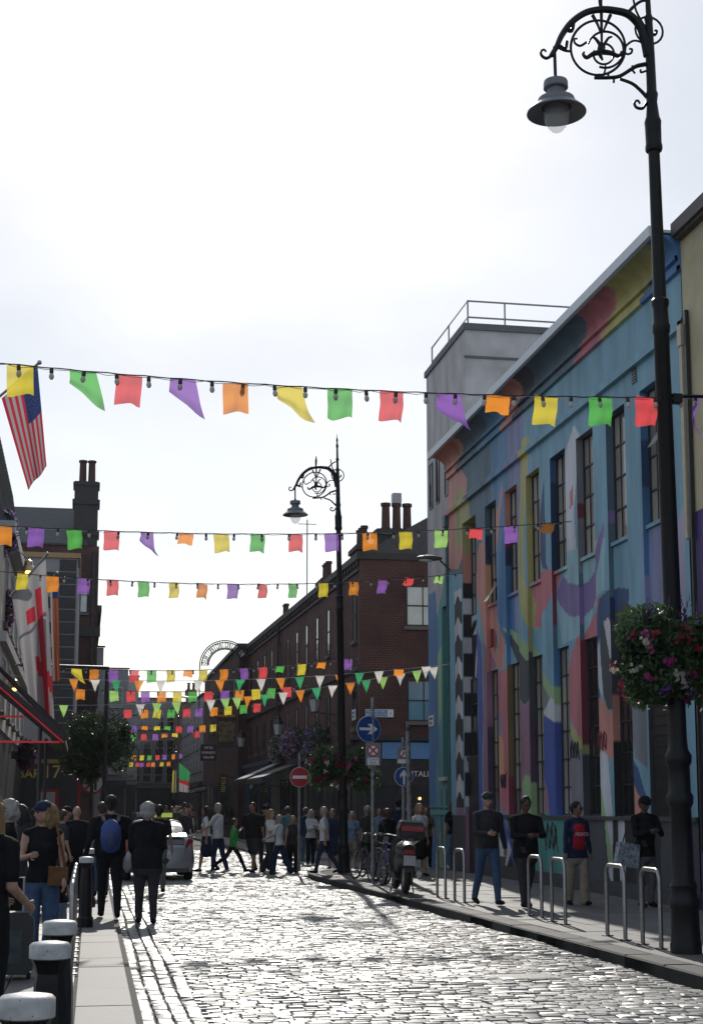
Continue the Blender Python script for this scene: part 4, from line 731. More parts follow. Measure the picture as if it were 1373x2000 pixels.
# ================================================================ STREET FURNITURE
M_BLACK = mat('black_gloss_paint', (.009, .009, .01), .42, var=.2, scale=12, bump=.12, bscale=50, spec=.25); M_LAMPG = mat('lamp_grey_paint', (.16, .165, .18), .4, var=.1)
M_GLASS = mat('globe_glass', (.8, .82, .82), .08, var=0)
def see_through(m_, f):
    n = m_.node_tree; o = n.nodes['Material Output']; src = o.inputs[0].links[0].from_socket; tr = n.nodes.new('ShaderNodeBsdfTransparent'); ms = n.nodes.new('ShaderNodeMixShader'); ms.inputs[0].default_value = f
    n.links.new(src, ms.inputs[1]); n.links.new(tr.outputs[0], ms.inputs[2]); n.links.new(ms.outputs[0], o.inputs[0]); return m_
see_through(M_GLASS, .72)
def lamp_post(label, loc, scl, lean):
    t = thing('street_lamp', label, 'street lamp', loc); t.scale = (scl,) * 3; t.rotation_euler = (0, lean, 0)
    b = MB(); b.lathe([(.17, 0), (.17, .1), (.158, .13), (.15, .46), (.165, .5), (.17, .56), (.145, .6), (.138, .68), (.15, .72), (.12, .78), (.115, 1.55), (.14, 1.6), (.145, 1.68), (.12, 1.72), (.118, 2.0), (.14, 2.05), (.145, 2.12), (.11, 2.18), (.1, 2.3)], 20); b.build('base', M_BLACK, t, True)
    b = MB(); b.lathe([(.1, 2.3), (.088, 6.9), (.1, 6.92), (.105, 7.0), (.092, 7.03), (.085, 7.2), (.1, 7.25), (.102, 7.3), (.075, 7.33), (.066, 9.1)], 16); b.build('shaft', M_BLACK, t, True)
    b = MB(); b.lathe([(.09, 9.1), (.1, 9.12), (.1, 9.16), (.092, 9.2), (.095, 9.42), (.1, 9.46), (.08, 9.52), (.06, 9.7), (.075, 9.8), (.06, 9.84), (.055, 10.3), (.045, 10.7), (.055, 10.74), (.035, 10.8), (.03, 11.0), (.05, 11.03), (.03, 11.08), (.025, 11.35), (.04, 11.4), (.018, 11.5), (.03, 11.58), (.012, 11.64), (.004, 11.75)], 12); b.build('finial', M_BLACK, t, True)
    def z2(zx, zy): q = on_y(1000 + zx / 3.681, zy / 3.681, 15.47); return Vector((q.x - 6.352, 0, q.z - .12))
    def curve(pts, r, n=6, sub=5):
        P_ = [z2(*p) for p in pts]; out = []
        for i in range(len(P_) - 1):
            p0, p1, p2, p3 = P_[max(i - 1, 0)], P_[i], P_[i + 1], P_[min(i + 2, len(P_) - 1)]
            for k in range(sub): u = k / sub; out.append(.5 * ((2 * p1) + (p2 - p0) * u + (2 * p0 - 5 * p1 + 4 * p2 - p3) * u * u + (3 * p1 - p0 - 3 * p2 + p3) * u ** 3))
        return out + [P_[-1]]
    def part(name, specs):
        b = MB()
        for pts, r in specs: c_ = curve(pts, r); rr = [r[0] + (r[1] - r[0]) * i / (len(c_) - 1) for i in range(len(c_))] if hasattr(r, '__len__') else r; b.tube(c_, rr, 6)
        return b.build(name, M_BLACK, t, True)
    ring = lambda cx, cy, r, n=18, a0=0, a1=360: [(cx + r * math.cos(R(a0 + (a1 - a0) * i / n)), cy + r * math.sin(R(a0 + (a1 - a0) * i / n))) for i in range(n + 1)]
    part('arm', [([(985, 400), (965, 300), (930, 190), (850, 105), (750, 75), (650, 66), (540, 88), (440, 155), (370, 245), (330, 330), (290, 395)], (.06, .028)), ([(290, 395), (255, 412), (222, 392), (218, 362), (240, 350), (254, 366)], (.02, .011))])
    part('scroll_ring', [(ring(628, 340, 196), .016)]); part('inner_scroll', [(ring(680, 355, 130, 16, 200, 470), .014), (ring(668, 385, 74, 14, -120, 200), .013), ([(680, 470), (675, 510), (660, 545)], .012)])
    part('fan_spokes', [([(590, 105), (625, 170), (645, 230)], (.022, .01)), ([(654, 62), (655, 330)], (.022, .014)), ([(720, 105), (690, 170), (665, 230)], (.022, .01))])
    part('leaf_scrolls', [([(655, 330), (640, 380), (660, 430)], (.05, .012)), ([(650, 370), (590, 385), (545, 410), (520, 385), (530, 370)], (.034, .012)), ([(660, 370), (720, 380), (770, 400), (798, 380), (788, 368)], (.034, .012)), ([(650, 330), (610, 275), (580, 260)], (.024, .01)), ([(665, 330), (700, 275), (730, 262)], (.024, .01)), ([(545, 300), (500, 325), (462, 305), (460, 275), (480, 275)], (.016, .01)), ([(400, 200), (440, 215), (455, 150)], (.03, .02)), ([(350, 330), (390, 345), (405, 290)], (.03, .02)), ([(350, 330), (385, 355), (430, 365)], (.024, .012))])
    part('side_scroll', [([(975, 375), (955, 315), (890, 292), (838, 320), (815, 362), (835, 388), (865, 380), (872, 355), (852, 350)], .014)])
    part('lower_brace', [([(600, 556), (700, 556), (780, 546), (860, 500), (905, 475), (970, 462)], (.02, .026)), ([(780, 565), (870, 600), (930, 650), (975, 700)], (.018, .022)), ([(885, 500), (870, 470)], .012), ([(870, 500), (892, 528)], .012), ([(970, 510), (935, 520), (932, 500)], .013), ([(640, 550), (632, 528)], .014), ([(698, 550), (700, 530)], .014), ([(740, 560), (738, 592)], .014)])
    part('tail_curl', [([(975, 735), (945, 778), (900, 772), (885, 740), (908, 722), (925, 745)], (.02, .012)), ([(1005, 250), (1040, 250), (1050, 225), (1035, 222)], (.02, .014))])
    part('raking_stay', [([(880, -40), (905, 80), (968, 195)], .014)]); part('top_stay', [([(840, 95), (890, 45), (940, 10), (985, 5)], (.024, .014))]); part('arch_boss', [([(655, 66), (648, 20), (650, -40)], (.02, .03))]); part('arch_finial', [([(650, -38), (650, -75), (650, -110)], (.03, .008))])
    b = MB(); b.torus((0, 0, 10.6), .17, .014, 20, 6); b.build('crest_ring', M_BLACK, t, True)
    lx, lz = z2(315, 340).x, z2(315, 575).z; b = MB(); b.tube([(lx, 0, z2(315, 330).z), (lx, 0, lz)], .02, 8); b.ball((lx, 0, lz + .04), .03, 8); b.build('pendant_rod', M_BLACK, t, True)
    lh = MB(); lh.lathe([(.05, .0), (.135, -.005), (.142, -.03), (.142, -.09), (.13, -.1), (.1, -.105), (.095, -.16), (.11, -.17), (.15, -.2), (.21, -.225), (.218, -.25), (.218, -.29), (.23, -.3), (.26, -.31), (.34, -.385), (.342, -.395), (.25, -.36), (.17, -.33)], 28, (lx, 0, lz), cap=False); lh = lh.build('lamp_shade', M_LAMPG, t, 30)
    g = MB(); g.lathe([(.15, -.34), (.15, -.42), (.138, -.49), (.105, -.56), (.06, -.61), (.02, -.63), (.002, -.632)], 24, (lx, 0, lz), cap=False); g.build('globe', M_GLASS, lh, True)
    return t
lamp1 = lamp_post('tall black ornate street lamp with flower baskets beside the bike hoops', (6.44, 15.47, RZ), 1., -R(.6)); lamp2 = lamp_post('black ornate street lamp at the junction kerb beside the bicycles', (6.26, 35.82, RZ), .925, -R(1.0))
b = MB(); b.box(.09, .2, -.06, .06, 6.1, 6.2); b.tube([(.08, 0, 6.18), (.75, 0, 6.2)], .02, 6); b.build('banner_bracket', M_BLACK, lamp1)
def basket(label, loc, rad, n, seed, cols, spikes, leaf=.045):
    t = thing('flower_basket', label, 'flower basket', loc, 0, 'hanging flower baskets on the lamps')
    b = MB(); b.lathe([(rad * .25, -rad * .6), (rad * .45, -rad * .35), (rad * .5, -.05)], 14); b.build('bowl', M_BLACK, t, True)
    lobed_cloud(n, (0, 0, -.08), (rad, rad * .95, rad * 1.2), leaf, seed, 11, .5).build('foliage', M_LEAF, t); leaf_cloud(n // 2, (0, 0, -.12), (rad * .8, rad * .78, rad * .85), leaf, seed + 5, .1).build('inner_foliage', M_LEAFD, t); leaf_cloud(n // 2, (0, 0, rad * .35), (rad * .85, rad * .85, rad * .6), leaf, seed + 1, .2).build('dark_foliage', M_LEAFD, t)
    r2 = random.Random(seed)
    for k, (cn_, m_) in enumerate(cols):
        b = MB()
        for _ in range(m_):
            a, e = r2.uniform(0, 6.28), r2.uniform(-1.0, .75); p = Vector((math.cos(a) * math.cos(e) * rad, math.sin(a) * math.cos(e) * rad * .95, math.sin(e) * rad * 1.15 - .05)) * r2.uniform(.85, 1.1)
            for q in range(9): o = Vector((r2.gauss(0, 1), r2.gauss(0, 1), r2.gauss(0, 1))) * .028; s_ = .026; nn = (p.normalized() + o * 8).normalized(); u = nn.orthogonal().normalized() * s_; v = nn.cross(u); b.add([p + o - u, p + o + v, p + o + u, p + o - v], [(0, 1, 2, 3)])
        b.build('blossoms', flower_mat(cn_), t)
    if spikes:
        b = MB()
        for k in range(spikes):
            a, rr = r2.uniform(0, 6.28), rad * r2.uniform(.1, .8); x, y_ = rr * math.cos(a), rr * math.sin(a); h = r2.uniform(.2, .45); lean_ = Vector((x * .35, y_ * .3, h))
            for q in range(26): f = q / 26; p = Vector((x, y_, rad * .62)) + lean_ * f; s_ = .016 * (1.1 - f * .8); b.ball(p + Vector((r2.gauss(0, .009), r2.gauss(0, .009), 0)), s_, 5)
        tag(b.build('salvia_spikes', mat('salvia_purple', (.07, .02, .13), .6, trans=.2), t), kind='stuff')
    return t
basket('large flower basket with crimson and white blossoms on the street side of the tall lamp', (6.44 - .3, 15.35, 3.3), .47, 4200, 21, (('red', 20), ('cerise', 9), ('white', 12), ('pink', 7), ('purple', 8)), 14)
basket('grassy flower basket with pink blossoms on the wall side of the tall lamp', (6.44 + .42, 15.55, 3.4), .46, 3800, 33, (('red', 14), ('cerise', 8), ('purple', 8)), 8)
basket('round flower basket with pale pink blossoms on the junction lamp, street side', (6.22 - .42, 35.8, 2.72), .46, 1100, 41, (('pink', 30), ('white', 16), ('red', 16)), 0, .06); basket('round flower basket with white blossoms on the junction lamp, wall side', (6.22 + .42, 35.8, 2.7), .46, 1100, 47, (('white', 30), ('pink', 14), ('red', 10)), 0, .06)
b = MB(); b.tube([(-.6, 0, 3.1), (.5, 0, 3.1)], .02, 6); b.build('basket_arm', M_BLACK, lamp1); b = MB(); b.tube([(-.55, 0, 2.6), (.5, 0, 2.6)], .02, 6); b.build('basket_arm', M_BLACK, lamp2)
# bike hoops
M_INOX = mat('brushed_steel', (.32, .31, .3), .3, metal=.9, var=.15, scale=20)
def hoop(label, p0, p1, h=.86, group='steel bike hoops'):
    p0, p1 = Vector(p0), Vector(p1); t = thing('bike_hoop', label, 'bike rack', (p0 + p1) / 2, 0, group); d_ = (p1 - p0); w_ = d_.length; u = d_.normalized(); r_ = min(.12, w_ * .38); pts_ = [-u * w_ / 2, -u * w_ / 2 + Vector((0, 0, h - r_))]
    for k in range(1, 7): a = math.pi / 2 * k / 6; pts_.append(-u * (w_ / 2 - r_ + r_ * math.cos(a)) + Vector((0, 0, h - r_ + r_ * math.sin(a))))
    pts_ += [Vector((-(p.x), -(p.y), p.z)) for p in reversed(pts_)]
    b = MB(); b.tube(pts_, .026, 10); b.build('tube', M_INOX, t, True)
    for s_ in (-1, 1): q = MB(); q.lathe([(.075, 0), (.075, .012), (.03, .016)], 12, tuple(u * s_ * w_ / 2)); q.build('foot_plate', M_STEEL, t)
for k, (a, c_, l) in enumerate((((854, 1752), (870, 1755), 'steel bike hoop nearest the parked scooter'), ((888, 1760), (907, 1763), 'steel bike hoop second from the parked scooter, beside the woman in jeans'), ((1033, 1789), (1058, 1793), 'leaning steel bike hoop in front of the man in the black jacket'), ((1078, 1800), (1104, 1806), 'steel bike hoop in front of the woman in the red shirt'), ((1186, 1828), (1221, 1837), 'steel bike hoop second from the tall lamp base'), ((1255, 1845), (1291, 1854), 'steel bike hoop nearest the tall lamp base'))):
    hoop(l, on_z(*a, RZ), on_z(*c_, RZ))
for k in range(5): yy = 15.2 + k * 1.2; hoop('steel hoop in the row beside the white topped bollards', (-.07 + (yy - 15) * .004, yy, LZ), (-.07 + (yy - 15) * .004, yy + .55, LZ), .88, 'steel hoops in a row behind the bollards')
# bollards: black octagonal posts, worn white caps
M_WORNW = spots(mat('worn_white_paint', (.42, .41, .4), .5, var=.25, scale=16, bump=.4, bscale=25), 38, .05, (.05, .042, .036), .85)
for (x, y_, zt, l) in ((54, 1944, 1.0, 'white topped black bollard closest to the black suitcase'), (99, 1841, 1.0, 'white topped black bollard second in the near row'), (118, 1799, 1.0, 'white topped black bollard third in the near row, before the steel hoops'), (170, 1674, 1.0, 'white topped black bollard behind the steel hoops'), (176, 1658, 1.0, 'white topped black bollard beside the man with the backpack')):
    q = on_z(x, y_, zt); t = thing('bollard', l, 'bollard', (q.x, q.y, LZ), rnd.uniform(0, 1), 'black bollards with white tops'); h = zt - LZ
    b = MB(); b.lathe([(.115, 0), (.115, .12), (.095, .15), (.09, .55), (.075, h - .19), (.068, h - .15), (.085, h - .1), (.098, h - .075)], 8); b.build('post', M_BLACK, t); b = MB(); b.lathe([(.094, h - .08), (.102, h - .074), (.102, h - .012), (.09, h), (.04, h + .008)], 20); b.build('cap', M_WORNW, t, 50)
# road signs
M_SRED = mat('sign_red', (.38, .015, .03), .35, var=.05); M_SBLUE = mat('sign_blue', (.01, .06, .24), .35, var=.05); M_SWHITE = mat('sign_face_white', (.7, .7, .7), .35, var=.05); M_POLE = mat('sticker_pole', (.2, .2, .2), .5, metal=.4, var=.6, scale=14)
def disc(r, d0, d1, n=32): q = MB(); q.prism([(r * math.cos(2 * math.pi * k / n), d0, r * math.sin(2 * math.pi * k / n)) for k in range(n)], (0, d1 - d0, 0)); return q
def road_sign(label, foot, top, lean=0., group=None):
    t = thing('road_sign', label, 'road sign', foot); t.rotation_euler = (0, lean, 0); b = MB(); b.tube([(0, 0, 0), (0, 0, top)], .04, 10); b.build('pole', M_POLE, t, True); return t
def face(t, z, r, back, rz=0.): o = bpy.data.objects.new('sign_face', disc(r, -.055, -.045).mesh('sign_face', back)); col.objects.link(o); o.parent = t; o.location = (0, 0, z); o.rotation_euler = (0, 0, rz); return o
def arrow(o, d_, s_, m_, y_=-.06):
    P_ = [(-.08, -.62), (.08, -.62), (.08, .12), (.3, -.1), (.3, .16), (0, .55), (-.3, .16), (-.3, -.1), (-.08, .12)]; q = MB(); q.prism([((a * d_[1] + b_ * d_[0]) * s_, y_, (b_ * d_[1] - a * d_[0]) * s_) for a, b_ in P_], (0, .004, 0)); q.build('arrow', m_, o)
p = on_z(584, 1702, RZ); t = road_sign('red no entry sign on a stickered pole at the crossing', p, 2.95); o = face(t, 2.33, .24, M_SRED); q = disc(.25, -.045, -.04); q.build('rim', M_SWHITE, o); q = MB(); q.box(-.18, .18, -.06, -.056, -.04, .04); q.build('white_bar', M_SWHITE, o)
Ys = 31.; q = on_y(728, 1600, Ys); t = road_sign('blue turn right arrow sign above a no stopping plate that ends the zone', (q.x, Ys, RZ), 3.9, 0); zz = on_y(718, 1424, Ys).z - RZ; o = face(t, zz, .27, M_SBLUE, R(14)); o.location.x = -.1; arrow(o, (1, 0), .36, M_SWHITE); disc(.28, -.045, -.04).build('rim', M_SWHITE, o)
zz = on_y(732, 1466, Ys).z - RZ; b = MB(); b.box(-.16, .16, -.05, -.044, zz - .32, zz + .16); pl = b.build('plate', mat('plate_grey', (.2, .2, .21), .5), t); o = face(t, zz, .125, M_SRED); disc(.1, -.06, -.056).build('white_field', M_SWHITE, o)
for s_ in (-1, 1): q = MB(); q.box(-.105, .105, -.064, -.061, -.016, .016, 0, Matrix.Rotation(s_ * R(45), 4, 'Y')); q.build('cross_bar', M_SRED, o)
b = MB(); b.box(-.12, .12, -.058, -.052, zz - .3, zz - .15); q = b.build('sub_plate', M_SWHITE, t)
for k, l in enumerate(('Críoch', 'END')): put('lettering', text_mesh(l, .07, M_STEEL, depth=.001), t, (0, -.06, zz - .19 - k * .07), FACE_CAM)
Ys = 32.; q = on_y(788, 1600, Ys); t = road_sign('blue straight ahead arrow sign below a no parking plate', (q.x, Ys, RZ), 3.1, 0); zz = on_y(786, 1517, Ys).z - RZ; o = face(t, zz, .2, M_SBLUE); arrow(o, (0, 1), .28, M_SWHITE); disc(.21, -.045, -.04).build('rim', M_SWHITE, o)
zz = on_y(787, 1474, Ys).z - RZ; b = MB(); b.box(-.15, .15, -.05, -.044, zz - .2, zz + .15); b.build('plate', MATS['plate_grey'], t); o = face(t, zz + .02, .1, M_SRED); disc(.08, -.06, -.056).build('white_field', M_SWHITE, o); put('lettering', text_mesh('P', .13, M_STEEL, depth=.001), o, (0, -.062, 0), FACE_CAM); q = MB(); q.box(-.09, .09, -.068, -.065, -.012, .012, 0, Matrix.Rotation(-R(45), 4, 'Y')); q.build('slash', M_SRED, o); b = MB(); b.box(-.13, .13, -.058, -.052, zz - .19, zz - .1); b.build('sub_plate', M_SWHITE, t)
q = on_y(801, 1600, 31.4); t = thing('pole', 'tall bare stickered pole leaning beside the straight ahead sign', 'pole', (q.x, 31.4, RZ)); t.rotation_euler = (0, -R(.8), 0); b = MB(); b.tube([(0, 0, 0), (0, 0, 3.25)], .055, 10); b.build('shaft', M_POLE, t, True); b = MB(); b.lathe([(.06, 3.2), (.05, 3.3), (.01, 3.33)], 10); b.build('cap', M_STEEL, t)
Ys = 46.; q = on_y(183, 1600, Ys); t = road_sign('round no left turn sign with red ring below the clipped tree', (q.x - .05, Ys, LZ), 3.2); zz = on_y(184, 1528, Ys).z - LZ; o = face(t, zz, .36, M_SRED); disc(.29, -.06, -.056).build('white_field', M_SWHITE, o); q = MB(); q.prism([(.05, -.066, -.24), (.13, -.066, -.24), (.13, -.066, .06), (-.04, -.066, .06), (-.04, -.066, .14), (-.22, -.066, .01), (-.04, -.066, -.1), (-.04, -.066, -.03), (.05, -.066, -.03)], (0, .004, 0)); q.build('arrow', M_STEEL, o); q = MB(); q.box(-.3, .3, -.074, -.07, -.03, .03, 0, Matrix.Rotation(-R(45), 4, 'Y')); q.build('slash', M_SRED, o)
Ys = 43.5; a, c_ = on_y(210, 1304, Ys), on_y(-40, 1296, Ys); t = thing('steel_gantry', 'thin dark steel gantry standing over the left pavement', 'gantry', (a.x, Ys, LZ)); b = MB(); b.tube([(0, 0, 0), (0, 0, a.z - LZ)], .06, 8); b.build('post', M_STEEL, t); b = MB(); b.tube([(.06, 0, a.z - LZ), (c_.x - a.x, 0, c_.z - LZ)], .05, 8); b.build('beam', M_STEEL, t); b = MB(); b.tube([(c_.x - a.x, 0, 0), (c_.x - a.x, 0, c_.z - LZ)], .06, 8); b.build('far_post', M_STEEL, t)
# clipped tree in front of the bar
Ys = 45.; q = on_y(182, 1455, Ys); t = thing('clipped_tree', 'round clipped evergreen tree on a bare trunk by the corner bar', 'tree', (q.x, Ys, LZ)); cz = q.z - LZ
b = MB(); b.tube([(0, 0, 0), (.02, 0, 1.2), (-.02, 0, cz - .7), (0, 0, cz)], [.07, .06, .05, .03], 8)
for k in range(14): a = k * 2.4; b.tube([(0, 0, cz - .6 + k * .05), (math.cos(a) * .5, math.sin(a) * .5, cz - .3 + .08 * k), (math.cos(a) * .85, math.sin(a) * .85, cz - .35 + .1 * k)], [.03, .02, .008], 5)
b.build('trunk', mat('bark', (.06, .045, .035), .8, var=.3), t, True)
cw = lobed_cloud(9500, (0, 0, cz), (1.15, 1.12, 1.08), .062, 77, 20, .45)
for k in range(26): a = rnd.uniform(0, 6.28); e = rnd.uniform(-.9, 1.2); c_ = Vector((math.cos(a) * math.cos(e) * 1.05, math.sin(a) * math.cos(e) * 1.05, math.sin(e) * .95 + cz)); z_ = leaf_cloud(90, c_, (.26, .26, .24), .06, 100 + k, .1); cw.add(z_.v, z_.f)
cw.build('crown', mat('crown_leaf', (.035, .06, .022), .35, var=.45, scale=4, trans=.25), t)
hd = thing('box_hedge', 'low clipped hedge in a trough under the tree', 'hedge', (q.x + .1, Ys - .6, LZ)); b = MB(); b.box(-1, 1, -.3, .3, 0, .5); b.build('trough', M_SHOPD, hd); leaf_cloud(1500, (0, 0, .85), (1.05, .36, .42), .05, 5, .1).build('foliage', M_LEAF, hd)
# bar canopy with red light strips
Ys = 30.; t = thing('bar_canopy', 'big dark sloping bar canopy edged with red light strips', 'canopy'); a, c_ = on_y(128, 1448, Ys), on_y(0, 1318, Ys); b = MB(); xl = -6.5
b.prism([(a.x, Ys, a.z), (c_.x - .2, Ys + 2.5, c_.z + .35), (c_.x - .2, Ys + 2.5, c_.z + .47), (a.x + .1, Ys - .02, a.z + .12)], (0, .02, 0))
b.add([(a.x, Ys, a.z), (a.x, Ys + 6, a.z), (-3.2, Ys + 6, a.z + 2.4), (-3.2, Ys, a.z + 2.4), (a.x, Ys, a.z + .12), (a.x, Ys + 6, a.z + .12), (-3.2, Ys + 6, a.z + 2.55), (-3.2, Ys, a.z + 2.55)], [(0, 1, 2, 3), (4, 5, 6, 7), (0, 1, 5, 4), (1, 2, 6, 5), (2, 3, 7, 6), (3, 0, 4, 7)]); b.build('cover', mat('canopy_cloth', (.045, .03, .03), .75, var=.2), t)
M_RLED = mat('red_light_strip', (.5, .02, .03), .4, emit=(1, .03, .06), es=.16, var=0)
for k in range(4): z_ = k * .62; q = MB(); q.box(-3.2, a.x - .1 - z_ * 1.2, Ys + .3 + k * 1.5, Ys + .34 + k * 1.5, a.z - .02 + z_ * .95, a.z + .02 + z_ * .95); q.build('light_strip', M_RLED, t)
q = MB(); q.tube([(a.x - .03, Ys + .05, a.z - .02), (-3.1, Ys + .05, a.z + 2.3)], .018, 5); q.build('light_strip', M_RLED, t); [MB().tube([(a.x - .5, Ys + v, LZ), (a.x - .5, Ys + v, a.z + .3)], .04, 8).build('post', M_STEEL, t) for v in (.4, 5.4)]
# lit brass lamps and flower mounds on the pub front
def pub_lamp(label, x, y_, Y, s_=1.):
    q = on_y(x, y_, Y); t = thing('pub_lamp', label, 'lamp', q); b = MB(); b.tube([(-.9 * s_, 0, -.25), (-.6 * s_, 0, .35 * s_), (-.25 * s_, 0, .5 * s_), (0, 0, .3 * s_)], .018, 6); b.build('gooseneck', M_INOX, t); b = MB(); b.lathe([(.02, .3), (.09, .26), (.1, .16), (.12, .14), (.24, .02), (.25, 0), (.12, .04)], 18); o = b.build('shade', mat('brass', (.4, .3, .17), .3, metal=.8), t, 30); o.scale = (s_,) * 3
    b = MB(); b.ball((0, 0, -.01), .07 * s_, 10); b.build('bulb', mat('warm_bulb', (1, .7, .3), .4, emit=(1, .5, .12), es=6, var=0), t)
pub_lamp('lit gooseneck lamp beside the large white flag', 56, 1118, 37, 1.1); pub_lamp('lit brass pub lamp above the dark canopy, upper one', 29, 1345, 42, .9); pub_lamp('lit brass pub lamp above the dark canopy, lower one', 59, 1378, 45, .8)
def mound(label, x, y_, Y, r_, seed, cols):
    q = on_y(x, y_, Y); t = thing('flower_mound', label, 'flowers', q, 0, 'flowers on the pub front'); leaf_cloud(700, (0, 0, 0), (r_ * .6, r_ * .6, r_), .06, seed, .1).build('foliage', M_LEAFD, t); b = MB(); b.box(-r_ * .9, 0, -.1, .1, -.1, .1); b.build('trough', M_SHOPD, t)
    for k, c_ in enumerate(cols): leaf_cloud(260, (0, 0, 0), (r_ * .66, r_ * .66, r_ * 1.05), .055, seed + 3 + k, .6).build('blossoms', flower_mat(c_), t)
mound('purple trailing flowers high on the pub front', 6, 1040, 36.5, .62, 1, ('purple', 'lilac')); mound('pink and purple flowers beside the grey bay', 5, 1190, 37.5, .55, 2, ('purple', 'pink')); mound('red and purple flowers hanging under the canopy', 52, 1475, 40, .42, 3, ('red', 'purple')); mound('white and lilac flowers beside the no left turn sign', 160, 1500, 47, .45, 4, ('lilac', 'white', 'pink'))
b = MB(); 
# ================================================================ BUNTING
FL = dict(y=(.75, .62, .06), g=(.12, .5, .1), r=(.8, .09, .1), p=(.3, .13, .5), o=(.85, .3, .04), w=(.75, .72, .7), l=(.4, .7, .2), d=(.06, .42, .18))
M_CABLE = mat('black_cable', (.01, .01, .012), .5); M_CORD = mat('white_cord', (.6, .6, .6), .6); M_BULB = mat('clear_bulb', (.6, .56, .5), .12, var=.05, trans=.3)
def fmat(k):
    new = 'bunting_' + k not in MATS; m_ = mat('bunting_' + k, FL[k], .6, var=.1, scale=6, trans=.62, objvar=.08, bump=.6, bscale=14)
    return see_through(m_, .1) if new else m_
def flag_mesh(kind, seed, key):
    r2 = random.Random(seed); n = 9; vs_ = []; fs_ = []; ph, am = r2.uniform(0, 6), r2.uniform(.008, .03); sk = r2.uniform(-.16, .16)
    for j in range(n):
        for i in range(n):
            u, v = i / (n - 1) - .5, j / (n - 1); x, z = u * .27, -v * .33; y_ = am * math.sin(u * 7 + ph + v * 3) * (v + .2)
            if kind == 't': x *= (1 - v) * .98 + .02; z *= 1.05
            elif kind == 's': z *= .55; y_ += .1 * v * v                       # short, blown
            elif kind == 'f':                                                   # folded over by the wind
                c_ = v * (u + .5); x += .13 * c_; z *= (.45 + .75 * (u + .5)); y_ += .09 * math.sin(3 * c_)
            x += sk * v * .16; y_ += .012 * math.sin(u * 13 + ph * 2) * v + .01 * math.sin(v * 9 + ph); z += .012 * math.sin(u * 5 + ph) * v; vs_.append((x, y_, z))
    fs_ = [(j * n + i, j * n + i + 1, (j + 1) * n + i + 1, (j + 1) * n + i) for j in range(n - 1) for i in range(n - 1)]
    me = bpy.data.meshes.new('flag'); me.from_pydata(vs_, [], fs_); me.materials.append(fmat(key)); me.polygons.foreach_set('use_smooth', [True] * len(fs_)); return me
bulb_b = MB(); bulb_b.lathe([(.012, .0), (.02, -.005), (.022, -.05), (.016, -.055)], 8, m=0); bulb_b.lathe([(.014, -.05), (.026, -.075), (.027, -.095), (.016, -.118), (.003, -.122)], 8, m=1); BULB = bulb_b.mesh('bulb', [M_CABLE, M_BULB], True)
def bunting(label, p0, p1, sag_px, spec, bulbs=True, cord=False, size=1., bstep=.5):
    """p0, p1: (px, py, Y) ends; spec: list of (px, colour[, kind])"""
    a, c_ = on_y(*p0), on_y(*p1); t = thing('bunting', label, 'bunting', a, 0, 'bunting strung across the street')
    mid = on_y((p0[0] + p1[0]) / 2, (p0[1] + p1[1]) / 2 + sag_px, (p0[2] + p1[2]) / 2); sag = ((a + c_) / 2 - mid).z
    def at(u): return a.lerp(c_, u) - Vector((0, 0, sag * 4 * u * (1 - u))) - a
    def u_of(px_):
        lo, hi = 0., 1.
        for _ in range(30):
            m_ = (lo + hi) / 2; w_ = at(m_) + a; xx = 686.5 + F_PX * (Vector(_r).dot(w_ - Vector(EYE))) / (Vector(_f).dot(w_ - Vector(EYE)))
            if xx < px_: lo = m_
            else: hi = m_
        return lo
    b = MB(); b.tube([at(i / 60) + Vector((0, 0, .004 * math.sin(i * 1.9))) for i in range(61)], .007 if not cord else .005, 5); b.build('cable', M_CORD if cord else M_CABLE, t)
    if bulbs: b = MB(); b.tube([at(i / 60) + Vector((0, .012, -.012 + .012 * math.sin(i * 2.7))) for i in range(61)], .004, 4); b.build('wire', M_CORD, t)
    dirx = (c_ - a).normalized(); rz = math.atan2(dirx.y, dirx.x)
    for k, s_ in enumerate(spec):
        kind = s_[2] if len(s_) > 2 else 'q'; p = at(u_of(s_[0])); key = ('flag', s_[1], kind, (k * 7 + int(s_[0])) % 5)
        if key not in MATS: MATS[key] = flag_mesh(kind, hash(key[3]) + ord(kind) * 13, s_[1])
        put('flag', MATS[key], t, p, (rnd.gauss(0, .06), rnd.gauss(0, .05), rz + rnd.gauss(0, .1)), (size,) * 3)
    if bulbs:
        L_ = (c_ - a).length; n = int(L_ / bstep)
        for k in range(n): put('bulb', BULB, t, at((k + .5) / n) + Vector((0, 0, -.004)), (rnd.gauss(0, .08), rnd.gauss(0, .08), 0))
    return t
E_ = lambda s: [(int(q[:-1].rstrip('tsf')), *( (q[-1],) if q[-2].isdigit() else (q[-1], q[-2]) )) for q in s.split()]
bunting('bunting string with light bulbs tied to the tall lamp', (-60, 703, 15.2), (1306, 776, 15.4), 18, E_('40y 163fg 254r 358fp 460o 565fy 664g 765r 876fp 972so 1067y 1172g 1262r'), bstep=.33)
bunting('short end of bunting running from the tall lamp to the cream building', (1312, 776, 15.4), (1480, 760, 17), 2, E_('1364fp'), bstep=.4)
bunting('bunting string ending at the upper mural windows', (-40, 1024, 24.5), (1116, 1018, 27.4), 20, E_('8o 72p 145g 219r 288fp 364so 432y 504g 577r 647p 722o 792y 862l 929sr 997p 1071so'), bstep=.5)
bunting('bunting string tied beside the striped corner column', (-40, 1112, 30), (905, 1119, 35.5), 24, E_('44y 104o 166p 221r 281g 341y 396o 455p 513r 572g 632y 691o 748p 800sr 857sl'), bstep=.52)
bunting('bunting string passing behind the junction lamp', (60, 1300, 40), (700, 1284, 43), 16, E_('150fy 185o 222p 263r 297g 334y 368so 398y 438o 476p 514r 547sg 590y 628so 680p'), bstep=.6)
